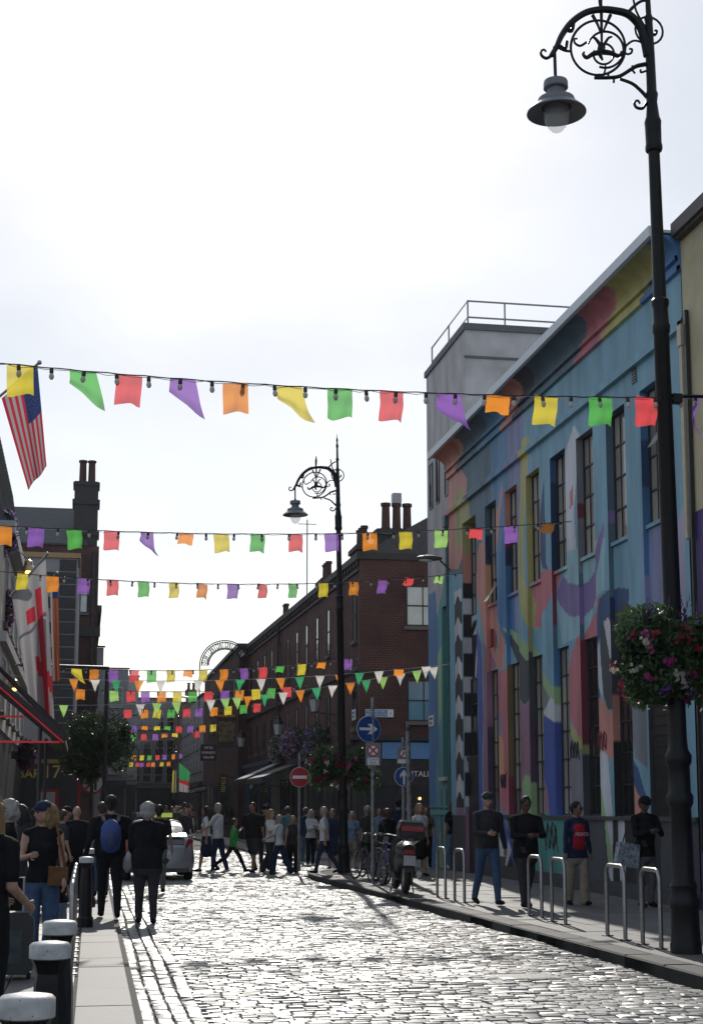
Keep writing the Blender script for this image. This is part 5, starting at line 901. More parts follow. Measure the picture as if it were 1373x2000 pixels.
bunting('white cord of small triangular pennants, upper', (-30, 1316, 39), (876, 1297, 37.2), 22, E_('10to 145to 187tw 227td 272to 315tw 388tw 430to 470td 510tw 548to 585td 625tw 663to 702td 740tw 779so 832tw'), False, True, .92)
bunting('white cord of small triangular pennants, lower', (60, 1376, 40), (880, 1296, 37.3), 26, E_('92tw 125tl 275tw 307tl 345tl 412tw 440tl 463tl 485to 518td 553tw 586to 618td 650tw 684to 715td 748tl 782tw 814tl 846tw'), False, True, .92)
bunting('bunting string over the junction below the pennants', (120, 1343, 46), (600, 1338, 46), 10, E_('158o 223l 256r 284p 316o 347y 377g 408r 440p 469o 500y 530g 561r'), bstep=.8)
bunting('bunting string in front of the flower boxes of the terrace', (200, 1384, 55), (520, 1372, 55), 6, E_('250r 283o 309y 336g 365r 390p 419o 446y 476g 503r'), bstep=1.)
bunting('distant bunting string with a blown green flag', (200, 1412, 68), (450, 1412, 68), 6, E_('262p 283so 308sy 328sg 350r 373p 396o 417y'), bstep=1.2); bunting('distant bunting string hung lower across the far street', (200, 1428, 72), (400, 1426, 72), 6, E_('261g 281r 304p 322so 342sy 384r'), bstep=1.2)
bunting('far bunting string near the end of the street', (235, 1474, 98), (372, 1470, 98), 3, E_('263o 278y 293g 308r 322p 340o 352p'), False); bunting('farthest bunting string before the end buildings', (235, 1488, 112), (372, 1484, 112), 3, E_('257y 270r 278p 291r 300o 317y 330o'), False)
# ---------------- big flags on the left
def flag(name, label, pole0, pole1, Y, corners, colfn, nu=14, nv=22, wave=.06):
    """corners: four photo points (top-left, top-right, bottom-right, bottom-left) at distance Y; colfn(u, v) -> material index"""
    a, c_ = on_y(*pole0, Y), on_y(*pole1, Y); t = thing(name, label, 'flag', a); b = MB(); b.tube([(0, 0, 0), c_ - a], .028, 8); b.build('pole', M_INOX, t); b = MB(); b.ball(c_ - a, .05, 8); b.build('finial', M_INOX, t)
    Q = [on_y(*p, Y) - a for p in corners]; vs_ = []; b = MB()
    for j in range(nv + 1):
        for i in range(nu + 1): u, v = i / nu, j / nv; p = Q[0].lerp(Q[1], u).lerp(Q[3].lerp(Q[2], u), v); vs_.append(p + Vector((0, wave * math.sin(u * 9 + v * 2) * (.4 + v), 0)))
    b.v = [tuple(p) for p in vs_]; W = nu + 1
    for j in range(nv):
        for i in range(nu): b.f.append((j * W + i, j * W + i + 1, (j + 1) * W + i + 1, (j + 1) * W + i)); b.m.append(colfn((i + .5) / nu, (j + .5) / nv))
    return t, b
FC = [mat('flag_white', (.33, .32, .33), .7, trans=.5, var=.05), mat('flag_red', (.45, .03, .05), .7, trans=.5, var=.05), mat('flag_navy', (.03, .05, .16), .7, trans=.4, var=.05), mat('flag_orange', (.26, .085, .05), .7, trans=.5, var=.05), mat('flag_green', (.05, .3, .12), .7, trans=.5, var=.05), mat('flag_yellow', (.6, .5, .06), .7, trans=.5, var=.05)]
t, b = flag('stars_and_stripes_flag', 'red and white striped flag with starred blue corner on the pub', (-30, 800), (78, 708), 30., [(4, 778), (74, 712), (92, 912), (56, 956)], lambda u, v: 2 if (u > .55 and v < .45) else (1 if int(u * 13) % 2 == 0 else 0), 26, 24); b.build('cloth', FC, t, True)
for k in range(18): r2 = random.Random(k); u, v = .6 + .36 * r2.random(), .05 + .36 * r2.random(); Q = [on_y(*p, 30.) - t.location for p in [(4, 778), (74, 712), (92, 912), (56, 956)]]; p = Q[0].lerp(Q[1], u).lerp(Q[3].lerp(Q[2], u), v); o = MB(); o.ball(p + Vector((0, -.09, 0)), .018, 5); o.build('star', FC[0], t)
t, b = flag('white_cross_flag', 'long white flag with a red cross hanging beside the striped house', (20, 1165), (93, 1082), 36., [(22, 1152), (90, 1092), (108, 1420), (62, 1395)], lambda u, v: 1 if (abs(u - .72) < .09 and v > .12) or (abs(v - .62 - (u - .5) * .3) < .06 and u > .45) or (v > .22 and v < .32 and u > .3 and u < .6) else 0, 22, 30, .17); b.build('cloth', FC, t, True)
t, b = flag('orange_flag', 'orange flag with a blue and white corner behind the white flag', (50, 1180), (112, 1120), 38., [(98, 1130), (114, 1128), (118, 1330), (104, 1330)], lambda u, v: (2 if v < .2 else 3) if u > .25 else 0, 8, 20); b.build('cloth', FC, t, True)
t, b = flag('tricolour_flag', 'dark red, white and blue flag low over the canopy', (30, 1300), (70, 1290), 38., [(66, 1318), (100, 1312), (92, 1345), (72, 1362)], lambda u, v: 1 if u < .35 else (0 if u < .68 else 2), 9, 10); b.build('cloth', FC, t, True)
t, b = flag('green_red_white_flag', 'green, red and white flag hanging over the far street', (349, 1560), (349, 1400), 70., [(349, 1488), (372, 1508), (368, 1548), (349, 1546)], lambda u, v: 4 if v < .45 + .15 * (1 - u) else (1 if v < .68 else 0), 8, 16); b.build('cloth', FC, t, True)
t, b = flag('yellow_white_flag', 'yellow and white flag beside the green, red and white one', (340, 1560), (344, 1470), 72., [(338, 1505), (345, 1505), (345, 1548), (336, 1548)], lambda u, v: 5 if u < .5 else 0, 6, 12); b.build('cloth', FC, t, True)
# ================================================================ VEHICLES
M_SILVER = mat('silver_car_paint', (.22, .225, .245), .28, metal=.55, var=.04); M_CARGLASS = mat('car_glass', (.03, .035, .04), .05, var=0, spec=.9); M_TYRE = mat('tyre_rubber', (.012, .012, .012), .8, var=.2); M_TAIL = mat('tail_light', (.3, .02, .02), .15, var=.1); M_BLKPL = mat('black_plastic', (.015, .015, .016), .5)
M_RIM = mat('alloy_rim', (.35, .35, .37), .3, metal=.8)
def taxi(loc, scl):
    t = thing('taxi', 'silver hatchback taxi with lit roof sign seen from behind', 'car', loc); t.scale = (scl,) * 3
    S = [(0., .32, .66, .70, .78, .66, .86, .58), (.05, .26, .74, .82, .88, .77, .98, .64), (.14, .22, .76, .86, .93, .80, 1.07, .655), (.3, .22, .77, .87, .95, .81, 1.14, .64), (.6, .2, .77, .872, .96, .815, 1.25, .62), (.95, .2, .77, .872, .965, .82, 1.36, .6), (1.5, .2, .77, .872, .965, .82, 1.46, .58), (2.1, .2, .77, .872, .96, .82, 1.49, .57), (2.7, .2, .77, .87, .95, .82, 1.45, .57), (3.2, .2, .77, .868, .95, .815, 1.24, .6), (3.55, .2, .77, .86, .94, .8, 1.0, .66), (4.0, .2, .74, .84, .86, .77, .9, .6), (4.32, .24, .66, .76, .7, .68, .74, .5), (4.46, .32, .5, .58, .54, .5, .58, .4)]
    b = MB(); ring = []
    for (y_, zb, wb, wm, zl, wl, zr, wr) in S:
        half = [(0, zb), (wb, zb), (wm - .01, zb + .14), (wm, .56 if zl > .7 else (zb + zl) / 2), (wl, zl), (wr, zr - .05), (wr * .75, zr - .012), (0, zr)]
        full = half + [(-x, z) for x, z in half[-2:0:-1]]; ring.append([(x, y_, z) for x, z in full])
    n = len(ring[0]); k = len(ring)
    for r_ in ring: b.v += r_
    for i in range(k - 1):
        y0_ = S[i][0]
        for j in range(n):
            f = (i * n + j, i * n + (j + 1) % n, (i + 1) * n + (j + 1) % n, (i + 1) * n + j); side_ = j in (4, n - 5)
            top_ = j in (5, 6, 7, 8) or j in (n - 6,)
            m_ = 1 if (side_ and .6 <= y0_ < 3.2) else (1 if (j in (5, 6, 7, 8) and (.3 <= y0_ < .95 or 2.7 <= y0_ < 3.5)) else 0)
            b.f.append(f); b.m.append(m_)
    b.f.append(tuple(range(n))); b.m.append(0); b.f.append(tuple((k - 1) * n + j for j in range(n))); b.m.append(0)
    b.build('body', [M_SILVER, M_CARGLASS], t, 35)
    b = MB(); b.prism([(-.6, -.012, .9), (.6, -.012, .9), (.57, .06, 1.05), (-.57, .06, 1.05)], (0, .05, 0)); b.build('lower_rear_window', M_CARGLASS, t)
    b = MB(); b.prism([(-.66, .0, 1.055), (.66, .0, 1.055), (.64, .25, 1.13), (-.64, .25, 1.13)], (0, 0, .03)); b.build('spoiler', M_SILVER, t)
    for s_ in (-1, 1):
        b = MB(); b.prism([(s_ * .62, -.005, .68), (s_ * .8, .05, .7), (s_ * .82, .1, 1.0), (s_ * .7, .0, 1.04), (s_ * .63, -.012, .9)], (0, .06, 0)); b.build('tail_light', M_TAIL, t); b = MB(); b.prism([(s_ * .87, 2.9, .93), (s_ * 1.02, 2.92, .95), (s_ * 1.03, 2.94, 1.08), (s_ * .88, 2.92, 1.06)], (0, .12, 0)); b.build('wing_mirror', M_SILVER, t)
        b = MB(); b.box(s_ * .866 - .02, s_ * .866 + .02, 1.35, 1.55, .84, .87); b.build('door_handle', M_SILVER, t)
        for y_ in (.82, 3.5):
            wheel = MB(); wheel.lathe([(.2, -.1), (.29, -.1), (.31, -.06), (.315, 0), (.31, .06), (.29, .1), (.2, .1)], 24, m=0); wheel.xf(Matrix.Translation((s_ * .755, y_, .315)) @ Matrix.Rotation(R(90), 4, 'Y')); o = wheel.build('wheel', M_TYRE, t, 40)
            q = MB(); q.lathe([(.2, -.09), (.2, .09), (.04, .07)], 10); q.xf(Matrix.Translation((s_ * .77, y_, .315)) @ Matrix.Rotation(R(90), 4, 'Y')); q.build('rim', M_RIM, o)
    b = MB(); b.box(-.26, .26, -.03, -.012, .64, .75); b.build('number_plate', mat('plate_dull', (.4, .4, .42), .4), t)
    b = MB(); b.prism([(-.68, -.02, .22), (.68, -.02, .22), (.72, .03, .4), (-.72, .03, .4)], (0, .08, 0)); b.build('shadow_valance', M_BLKPL, t); b = MB(); b.box(-.3, .3, -.015, .02, .79, .825); b.build('boot_handle', M_SILVER, t)  # black lower valance, its colour also standing in for shade under the bumper
    b = MB(); b.box(-.62, .62, 1.75, 1.98, 1.52, 1.66); o = b.build('roof_sign', M_BLKPL, t); b = MB(); b.box(-.1, .4, 1.742, 1.75, 1.535, 1.645); b.build('lit_panel', mat('taxi_panel', (.5, .55, .1), .4, emit=(.6, .75, .1), es=.35), o); put('lettering', text_mesh('TAXI', .12, M_SWHITE, depth=.001), o, (-.38, 1.74, 1.59), FACE_CAM)
    for x in (-.3, .3): b = MB(); b.box(x - .04, x + .04, 1.82, 1.92, 1.46, 1.53); b.build('sign_foot', M_BLKPL, t)
    return t
taxi((1.79, 34.95, 0), .95)
def wheel_bike(t, c_, r_, tyre=.02, spokes=14, fat=False):
    b = MB(); b.torus(c_, r_, tyre, 28, 6, Matrix.Rotation(R(90), 3, 'Z')); o = b.build('wheel', M_TYRE, t, True); q = MB(); q.torus(c_, r_ - tyre * 1.3, tyre * .6, 28, 5, Matrix.Rotation(R(90), 3, 'Z')); q.build('rim', M_INOX, o)
    q = MB()
    for k in range(spokes): a = 2 * math.pi * k / spokes; q.tube([Vector(c_) + Vector((.02 * (-1) ** k, 0, 0)), Vector(c_) + Vector((0, math.cos(a) * (r_ - .03), math.sin(a) * (r_ - .03)))], .0022 if not fat else .012, 4)
    q.tube([Vector(c_) - Vector((.05, 0, 0)), Vector(c_) + Vector((.05, 0, 0))], .02, 8); q.build('spokes', M_INOX, o); return o
def bicycle(label, loc, rz, frame, lean=.08, basket_=False):
    t = thing('bicycle', label, 'bicycle', loc, rz, 'bicycles parked by the junction lamp'); t.rotation_euler = (0, lean, rz); wheel_bike(t, (0, -.52, .345), .325); wheel_bike(t, (0, .53, .345), .325); bb, st, hd_, hb_ = Vector((0, -.08, .3)), Vector((0, -.24, .82)), Vector((0, .36, .86)), Vector((0, .4, .7)); r_ = Vector((0, -.52, .345)); f_ = Vector((0, .53, .345))
    b = MB()
    for a, c_, w_ in ((bb, st, .016), (st, hd_, .016), (bb, hb_, .019), (hd_, hb_, .02), (st - Vector((0, -.02, .06)), r_ + Vector((.05, 0, 0)), .009), (st - Vector((0, -.02, .06)), r_ - Vector((.05, 0, 0)), .009), (bb, r_ + Vector((.05, 0, 0)), .01), (bb, r_ - Vector((.05, 0, 0)), .01)): b.tube([a, c_], w_, 7)
    b.build('frame', frame, t); b = MB(); b.tube([hb_, hb_ + Vector((.045, .03, -.08)), f_ + Vector((.05, 0, 0))], .011, 6); b.tube([hb_, hb_ + Vector((-.045, .03, -.08)), f_ - Vector((.05, 0, 0))], .011, 6); b.build('fork', frame, t)
    b = MB(); b.tube([st, st + Vector((0, -.05, .16))], .013, 6); b.build('seat_post', M_INOX, t); b = MB(); b.prism([(-.075, -.4, .97), (.075, -.4, .97), (.03, -.16, .985), (-.03, -.16, .985)], (0, 0, .045)); b.build('saddle', M_BLKPL, t)
    b = MB(); b.tube([(0, .36, .86), (0, .34, 1.0)], .014, 6); b.tube([(-.3, .22, 1.0), (-.24, .33, 1.02), (0, .36, 1.0), (.24, .33, 1.02), (.3, .22, 1.0)], .012, 6); b.build('handlebar', M_INOX, t); b = MB(); b.tube([bb - Vector((.07, 0, 0)), bb + Vector((.07, 0, 0))], .02, 8); b.tube([bb + Vector((.07, 0, 0)), bb + Vector((.07, .1, -.14))], .01, 5); b.tube([bb - Vector((.07, 0, 0)), bb + Vector((-.07, -.1, .14))], .01, 5); b.torus(bb + Vector((.05, 0, 0)), .095, .006, 20, 4, Matrix.Rotation(R(90), 3, 'Z')); b.box(-.13, -.05, -.21, -.15, .43, .46); b.box(.05, .13, -.01, .05, .14, .17); b.build('crank', M_INOX, t)
    b = MB(); b.tube([Vector((0, -.52 + .36 * math.cos(a), .345 + .36 * math.sin(a))) for a in [R(40 + 12 * k) for k in range(12)]], .022, 5); b.build('mudguard', M_BLKPL, t)
    if basket_: b = MB(); b.box(-.17, .17, .42, .68, .82, 1.02); b.build('basket', M_BLKPL, t)
q = on_z(722, 1722, RZ); bicycle('black city bicycle with tall handlebar beside the junction lamp', (q.x, q.y + .55, RZ), R(14), mat('bike_black', (.015, .015, .017), .3), .1); q = on_z(748, 1728, RZ); bicycle('dark bicycle between the black city bicycle and the purple one', (q.x, q.y + .5, RZ), R(6), mat('bike_grey', (.05, .055, .06), .3), .07, True); q = on_z(770, 1735, RZ); bicycle('purple framed bicycle next to the parked scooter', (q.x, q.y + .5, RZ), R(4), mat('bike_purple', (.07, .05, .22), .3), .06)
q = on_z(736, 1719, RZ); bicycle('black bicycle with dropped saddle behind the black city bicycle', (q.x, q.y + .75, RZ), R(10), MATS['bike_black'], .05); q = on_z(760, 1726, RZ); bicycle('grey bicycle squeezed in behind the purple framed one', (q.x, q.y + .8, RZ), R(-3), MATS['bike_grey'], .12)
def scooter(loc, rz):
    t = thing('motor_scooter', 'black motor scooter with a red lensed top box, seen from behind', 'motorbike', loc, rz); t.rotation_euler = (0, R(3), rz)
    for y_, w_ in ((.0, .065), (1.32, .055)): b = MB(); b.torus((0, y_, .29), .225, w_, 26, 8, Matrix.Rotation(R(90), 3, 'Z')); o = b.build('wheel', M_TYRE, t, True); q = MB(); q.lathe([(.17, -.05), (.17, .05), (.05, .06)], 14); q.xf(Matrix.Translation((0, y_, .29)) @ Matrix.Rotation(R(90), 4, 'Y')); q.build('rim', M_RIM, o)
    b = MB(); b.tube([(0, -.22, .66), (0, .05, .66), (0, .4, .6), (0, .62, .42)], [.12, .17, .18, .12], 12); b.tube([(0, .62, .34), (0, .95, .34), (0, 1.06, .55), (0, 1.12, .95)], [.13, .16, .2, .15], 12); b.build('bodywork', M_BLACK, t, True); b = MB(); b.tube([(0, -.2, .8), (0, .1, .83), (0, .45, .8), (0, .62, .74)], [.1, .14, .14, .08], 12, 0, 1.25); b.build('seat', M_BLKPL, t, True)
    b = MB(); b.prism([(-.22, -.5, 1.0), (.22, -.5, 1.0), (.24, -.52, 1.18), (.2, -.48, 1.3), (-.2, -.48, 1.3), (-.24, -.52, 1.18)], (0, .4, 0)); o = b.build('top_box', M_BLKPL, t); b = MB(); b.prism([(-.2, -.535, 1.14), (.2, -.535, 1.14), (.2, -.525, 1.23), (-.2, -.525, 1.23)], (0, .02, 0)); b.build('red_lens', M_TAIL, o); b = MB(); b.prism([(-.21, -.5, 1.3), (.21, -.5, 1.3), (.17, -.46, 1.34), (-.17, -.46, 1.34)], (0, .34, 0)); b.build('lid', mat('box_lid', (.1, .1, .1), .2), o)
    b = MB(); b.tube([(-.12, -.45, .97), (-.12, .05, .9)], .014, 6); b.tube([(.12, -.45, .97), (.12, .05, .9)], .014, 6); b.tube([(-.16, -.42, .97), (.16, -.42, .97)], .014, 6); b.build('rack', M_INOX, t); b = MB(); b.box(-.11, .11, -.36, -.345, .52, .7, 0); b.build('number_plate', mat('plate_dull', (.4, .4, .42), .4), t); b = MB(); b.box(-.1, .1, -.3, -.24, .72, .8); b.build('tail_light', M_TAIL, t); b = MB(); b.prism([(-.09, -.37, .4), (.09, -.37, .4), (.08, -.2, .72), (-.08, -.2, .72)], (0, .02, 0)); b.build('mudguard', M_BLKPL, t)
    b = MB(); b.tube([(.17, .3, .3), (.19, -.1, .34), (.19, -.3, .38)], [.035, .06, .055], 10); b.build('exhaust', M_INOX, t, True); b = MB(); b.tube([(-.34, 1.0, 1.04), (-.15, 1.08, 1.02), (.15, 1.08, 1.02), (.34, 1.0, 1.04)], .018, 7); b.build('handlebar', M_BLKPL, t)
    for s_ in (-1, 1): b = MB(); b.tube([(s_ * .25, 1.04, 1.04), (s_ * .34, 1.02, 1.22)], .008, 5); b.ball((s_ * .36, 1.02, 1.26), .06, 10, 0, (1, .3, .7)); b.build('mirror', M_BLKPL, t)
    [MB().tube([(v * .16, .5, .25), (v * .22, .4, .0)], .014, 5).build('stand', M_STEEL, t) for v in (-1, 1)]
q = on_z(797, 1747, RZ); scooter((q.x, q.y + .25, RZ), R(-4))
q = on_z(25, 1912, LZ); t = thing('suitcase', 'black suitcase with a teal print standing by the pub tables', 'suitcase', (q.x - .02, q.y, LZ)); b = MB(); b.prism([(-.16, -.13, .05), (.16, -.13, .05), (.21, -.13, .1), (.21, -.13, .56), (.15, -.13, .63), (-.15, -.13, .63), (-.21, -.13, .56), (-.21, -.13, .1)], (0, .26, 0)); b.build('shell', M_BLKPL, t); b = MB(); b.box(-.12, .1, -.137, -.13, .16, .46); b.build('print', mat('teal_print', (.018, .03, .034), .5, var=.9, scale=9), t); b = MB(); b.tube([(-.1, .1, .6), (-.1, .1, .95), (.1, .1, .95), (.1, .1, .6)], .012, 6); b.build('handle', M_INOX, t)
for s_ in (-1, 1): b = MB(); b.lathe([(.03, -.02), (.03, .02)], 10); b.xf(Matrix.Translation((s_ * .17, 0, .03)) @ Matrix.Rotation(R(90), 4, 'Y')); b.build('wheel', M_TYRE, t)
# ================================================================ PEOPLE
SKIN = dict(light=(.34, .2, .145), mid=(.22, .125, .08), dark=(.1, .055, .035))
CLO = dict(black=(.012, .012, .014), char=(.035, .035, .04), grey=(.12, .12, .125), white=(.5, .5, .52), navy=(.02, .028, .06), jeans=(.05, .085, .16), pale=(.15, .21, .3), green=(.05, .34, .09), red=(.35, .02, .03), beige=(.27, .23, .18), brown=(.12, .07, .04), teal=(.05, .13, .16), blue=(.02, .04, .2), lilac=(.42, .4, .55), olive=(.1, .11, .06), tan=(.13, .065, .03), pink=(.4, .18, .2))
HAIR = dict(blond=(.26, .17, .08), brown=(.07, .04, .022), black=(.012, .01, .01), grey=(.32, .31, .3), red=(.16, .06, .025))
def cm(kind, k): d_ = dict(skin=SKIN, cloth=CLO, hair=HAIR)[kind]; return mat(kind + '_' + k, d_[k], .55 if kind == 'skin' else (.5 if kind == 'hair' else .9), var=.2, scale=14, spec=.4 if kind != 'cloth' else .1, trans=.25 if kind == 'hair' else 0, bump=.3 if kind != 'skin' else 0, bscale=25 if kind == 'cloth' else 70)
PN = [0]
def person(label, loc, heading, h=1.74, vox=.02, group=None, name='person', lt=0, lk=4, rt=0, rk=4, la=4, lo=8, le=12, ra=4, ro=8, re=12, lin_=0, rin=0, lean=2, turn=0, nod=4, top='black', sleeve='short', bot='navy', legs='trousers', shoe='black', hair='brown', style='short', cap=None, skin='light', coat=None, fem=False, build=1., face=True, wide=1., hands=True, glasses=False):
    """one continuous body: overlapping tapered limbs fused by a voxel remesh. Local +Y is forward; heading 0 looks along +Y."""
    mats_ = [cm('skin', skin), cm('cloth', top), cm('cloth', bot), cm('cloth', shoe), cm('hair', hair), cm('cloth', cap or 'black'), cm('cloth', coat or top), mat('eye_dark', (.01, .008, .008), .2, var=0), mat('lip', (.25, .08, .07), .5, var=0)]
    B = MB(); prim = []
    V_ = Vector
    def limb(pts_, rad, m_, sx=1., n=10):
        P_, Q_ = [], []; pts_ = [V_(p) for p in pts_]
        for i in range(len(pts_) - 1):
            st_ = max(1, int((pts_[i + 1] - pts_[i]).length / .035))
            for k in range(st_): u = k / st_; P_.append(pts_[i].lerp(pts_[i + 1], u)); Q_.append(rad[i] + (rad[i + 1] - rad[i]) * u)
        P_.append(pts_[-1]); Q_.append(rad[-1]); d0 = (P_[0] - P_[1]).normalized(); d1 = (P_[-1] - P_[-2]).normalized()
        P_ = [P_[0] + d0 * Q_[0] * .75, P_[0] + d0 * Q_[0] * .45] + P_ + [P_[-1] + d1 * Q_[-1] * .45, P_[-1] + d1 * Q_[-1] * .75]; Q_ = [Q_[0] * .45, Q_[0] * .85] + Q_ + [Q_[-1] * .85, Q_[-1] * .45]
        B.tube(P_, Q_, n, m_, sx); prim.append((m_, [tuple(p) for p in pts_], list(rad), sx))
    def ell(c_, r_, s_, m_, M=None):
        o = len(B.v); B.ball((0, 0, 0), r_, 14, m_, s_)
        for i in range(o, len(B.v)): p = V_(B.v[i]); p = (M @ p if M is not None else p) + V_(c_); B.v[i] = tuple(p)
        prim.append((m_, np.array(c_), r_, np.array(s_), np.array(M) if M is not None else np.eye(3)))
    RX = lambda a: Matrix.Rotation(R(a), 3, 'X')
    hipz = .92; LM = RX(-lean); hip = V_((0, 0, hipz))
    up = lambda p: hip + LM @ (V_(p) - hip)
    T = 6 if coat else 1; w_ = wide * build
    # legs
    ex = []
    for s_, th, kn in ((-1, lt, lk), (1, rt, rk)):
        h0 = V_((s_ * .092, 0, .9)); d_ = RX(th) @ V_((0, 0, -1)); k0 = h0 + d_ * .42 + V_((s_ * .012, 0, 0)); d2 = RX(th - kn) @ V_((0, 0, -1)); a0 = k0 + d2 * .42
        if legs == 'shorts': limb([h0, h0.lerp(k0, .95)], [.1 * build, .088 * build], 2); limb([k0, k0.lerp(a0, .35), a0], [.058, .058, .037], 0)
        elif legs == 'skirt': limb([k0, k0.lerp(a0, .35), a0], [.06, .056, .036], 0)
        elif legs == 'wide': limb([h0, k0, a0 + d2 * .02], [.098 * build, .088, .095], 2)
        else: limb([h0, k0, k0.lerp(a0, .35), a0 + d2 * .01], [.096 * build, .068 * build, .066, .052], 2)
        f_ = RX(min(max(th - kn, -40), 25) * .6) @ V_((0, 1, 0)); limb([a0 + V_((0, -.035, -.04)), a0 + f_ * .1 + V_((s_ * .01, 0, -.05)), a0 + f_ * .17 + V_((s_ * .014, 0, -.055))], [.042, .04, .03], 3, 1.1); ex.append(a0.z - .095)
    # torso
    if legs == 'skirt': limb([(0, 0, .98), (0, 0, .75), (0, .01, .52)], [.115 * build, .15, .17], 2, 1.25, 14)
    limb([up((0, 0, .86)), up((0, 0, .97))], [.108 * build, .112 * build], 2, 1.42 * w_, 14)
    ch = .118 if fem else .125; trunk = [len(prim)]
    limb([up((0, 0, .9)), up((0, .005, 1.06)), up((0, .012, 1.24)), up((0, 0, 1.38)), up((0, -.01, 1.44))], [.118 * build, (.1 if fem else .112) * build, ch * build, .1 * build, .06], T, (1.36 if fem else 1.48) * w_, 16)
    if fem: [ell(up((s_ * .075, .085, 1.24)), .07, (1, .8, 1), 1 if not coat else 6) for s_ in (-1, 1)]
    if coat: trunk.append(len(prim)); limb([up((0, 0, 1.0)), up((0, 0, .76))], [.122 * build, .128 * build], 6, 1.42 * w_, 14)
    sh_ = (.165 if fem else .19) * w_
    limb([up((-sh_, 0, 1.4)), up((0, -.01, 1.43)), up((sh_, 0, 1.4))], [.055, .07, .055], T, 1.)
    if coat:   # open front shows the shirt
        limb([up((0, .1, 1.32)), up((0, .115, 1.15)), up((0, .1, .98))], [.06, .07, .062], 1, 1.7)
    # arms
    wr = []
    for s_, fw, out_, el, inn in ((-1, la, lo, le, lin_), (1, ra, ro, re, rin)):
        s0 = V_((s_ * (sh_ + .012), 0, 1.395)); M1 = Matrix.Rotation(R(-s_ * out_), 3, 'Y') @ RX(fw); d_ = M1 @ V_((0, 0, -1)); e0 = s0 + d_ * .29; M2 = Matrix.Rotation(R(s_ * inn), 3, 'Z') @ Matrix.Rotation(R(-s_ * out_), 3, 'Y') @ RX(fw + el); d2 = M2 @ V_((0, 0, -1)); w0 = e0 + d2 * .25
        s1, e1, w1 = up(s0), up(e0), up(w0); ml = T if sleeve in ('long', 'short') else 0
        if sleeve == 'long': limb([s1, e1, w1], [.056 * build, .047 * build, .036], T)
        elif sleeve == 'short': limb([s1, s1.lerp(e1, .72)], [.056 * build, .054 * build], T); limb([s1.lerp(e1, .6), e1, w1], [.042, .038, .027], 0)
        else: limb([s1, e1, w1], [.046, .038, .027], 0)
        wr.append((w1, (LM @ d2).normalized(), s_))
    # neck and head
    hc = up((0, .015, 1.635)); Hm = LM @ Matrix.Rotation(R(-turn), 3, 'Z') @ RX(-nod); hp = lambda p: hc + Hm @ V_(p)
    limb([up((0, -.012, 1.43)), hp((0, -.02, -.07))], [.055, .05], 0)
    ell(hc, .1, (.79, .95, 1.12), 0, Hm); ell(hp((0, .03, -.055)), .068, (.82, .95, .9), 0, Hm); ell(hp((0, .105, -.02)), .017, (.8, 1., 1.4), 0, Hm)
    for s_ in (-1, 1): ell(hp((s_ * .08, -.005, -.01)), .022, (.45, .8, 1.3), 0, Hm)
    if style != 'bald': ell(hp((0, -.026, .026)), .106, (.86, .92, 1.02), 4, Hm); ell(hp((0, -.05, -.03)), .075, (.95, .8, 1.1), 4, Hm)
    if style in ('long', 'bob'):
        Lh = .3 if style == 'long' else .12; limb([hp((0, -.07, .02)), hp((0, -.09, -.1)), up((0, -.1, 1.52 - Lh * .6)), up((0, -.11, 1.52 - Lh))], [.07, .075, .07, .04], 4, 1.35, 12)
        for s_ in (-1, 1): limb([hp((s_ * .075, -.02, .03)), hp((s_ * .085, -.01, -.09)), up((s_ * .09, .0, 1.5 - Lh * .6))], [.03, .034, .024], 4)
    if style == 'wavy':
        ell(hp((0, -.03, .015)), .116, (.92, .92, 1.0), 4, Hm); ell(hp((0, -.075, -.065)), .08, (1.15, .8, 1), 4, Hm)
        for s_ in (-1, 1): ell(hp((s_ * .078, -.03, -.055)), .05, (.8, 1, 1.3), 4, Hm); ell(hp((s_ * .06, .02, .075)), .04, (1, 1, .8), 4, Hm)
    if cap:
        ell(hp((0, -.006, .05)), .108, (.86, 1.0, .78), 5, Hm)
        if cap != 'flat': limb([hp((-.045, .1, .05)), hp((.045, .1, .05))], [.014, .014], 5); limb([hp((-.04, .14, .045)), hp((.04, .14, .045))], [.012, .012], 5)
    # fuse
    me = bpy.data.meshes.new('body'); me.from_pydata(B.v, [], B.f); o = bpy.data.objects.new('body', me); col.objects.link(o); rm = o.modifiers.new('r', 'REMESH'); rm.mode = 'VOXEL'; rm.voxel_size = vox; sm = o.modifiers.new('s', 'SMOOTH'); sm.factor = .5; sm.iterations = 2
    ev = o.evaluated_get(bpy.context.evaluated_depsgraph_get()); m2 = bpy.data.meshes.new_from_object(ev); bpy.data.objects.remove(o); bpy.data.meshes.remove(me)
    cen = np.empty(len(m2.polygons) * 3, 'f'); m2.polygons.foreach_get('center', cen); cen = cen.reshape(-1, 3).astype(float); best = np.full(len(cen), 9.); who = np.zeros(len(cen), int); wi = np.zeros(len(cen), int)
    for qi, q in enumerate(prim):
        if len(q) == 5: dd = (np.linalg.norm(((cen - q[1]) @ q[4]) / q[3], axis=1) - q[2]) * float(np.mean(q[3]))
        else:
            dd = np.full(len(cen), 9.); P_ = np.array(q[1], float)
            for i in range(len(P_) - 1):
                ab = P_[i + 1] - P_[i]; u = np.clip(((cen - P_[i]) @ ab) / max(ab @ ab, 1e-9), 0, 1); de = cen - (P_[i] + u[:, None] * ab)
                if q[3] != 1.: de = de * np.array([1 / q[3], 1, 1])
                dd = np.minimum(dd, np.linalg.norm(de, axis=1) - (q[2][i] + (q[2][i + 1] - q[2][i]) * u))
        k_ = dd < best; best[k_] = dd[k_]; who[k_] = q[0]; wi[k_] = qi
    hemz = .78 if coat else (.96 if legs == 'skirt' else .865); tor = np.isin(wi, trunk)      # a straight hem all round
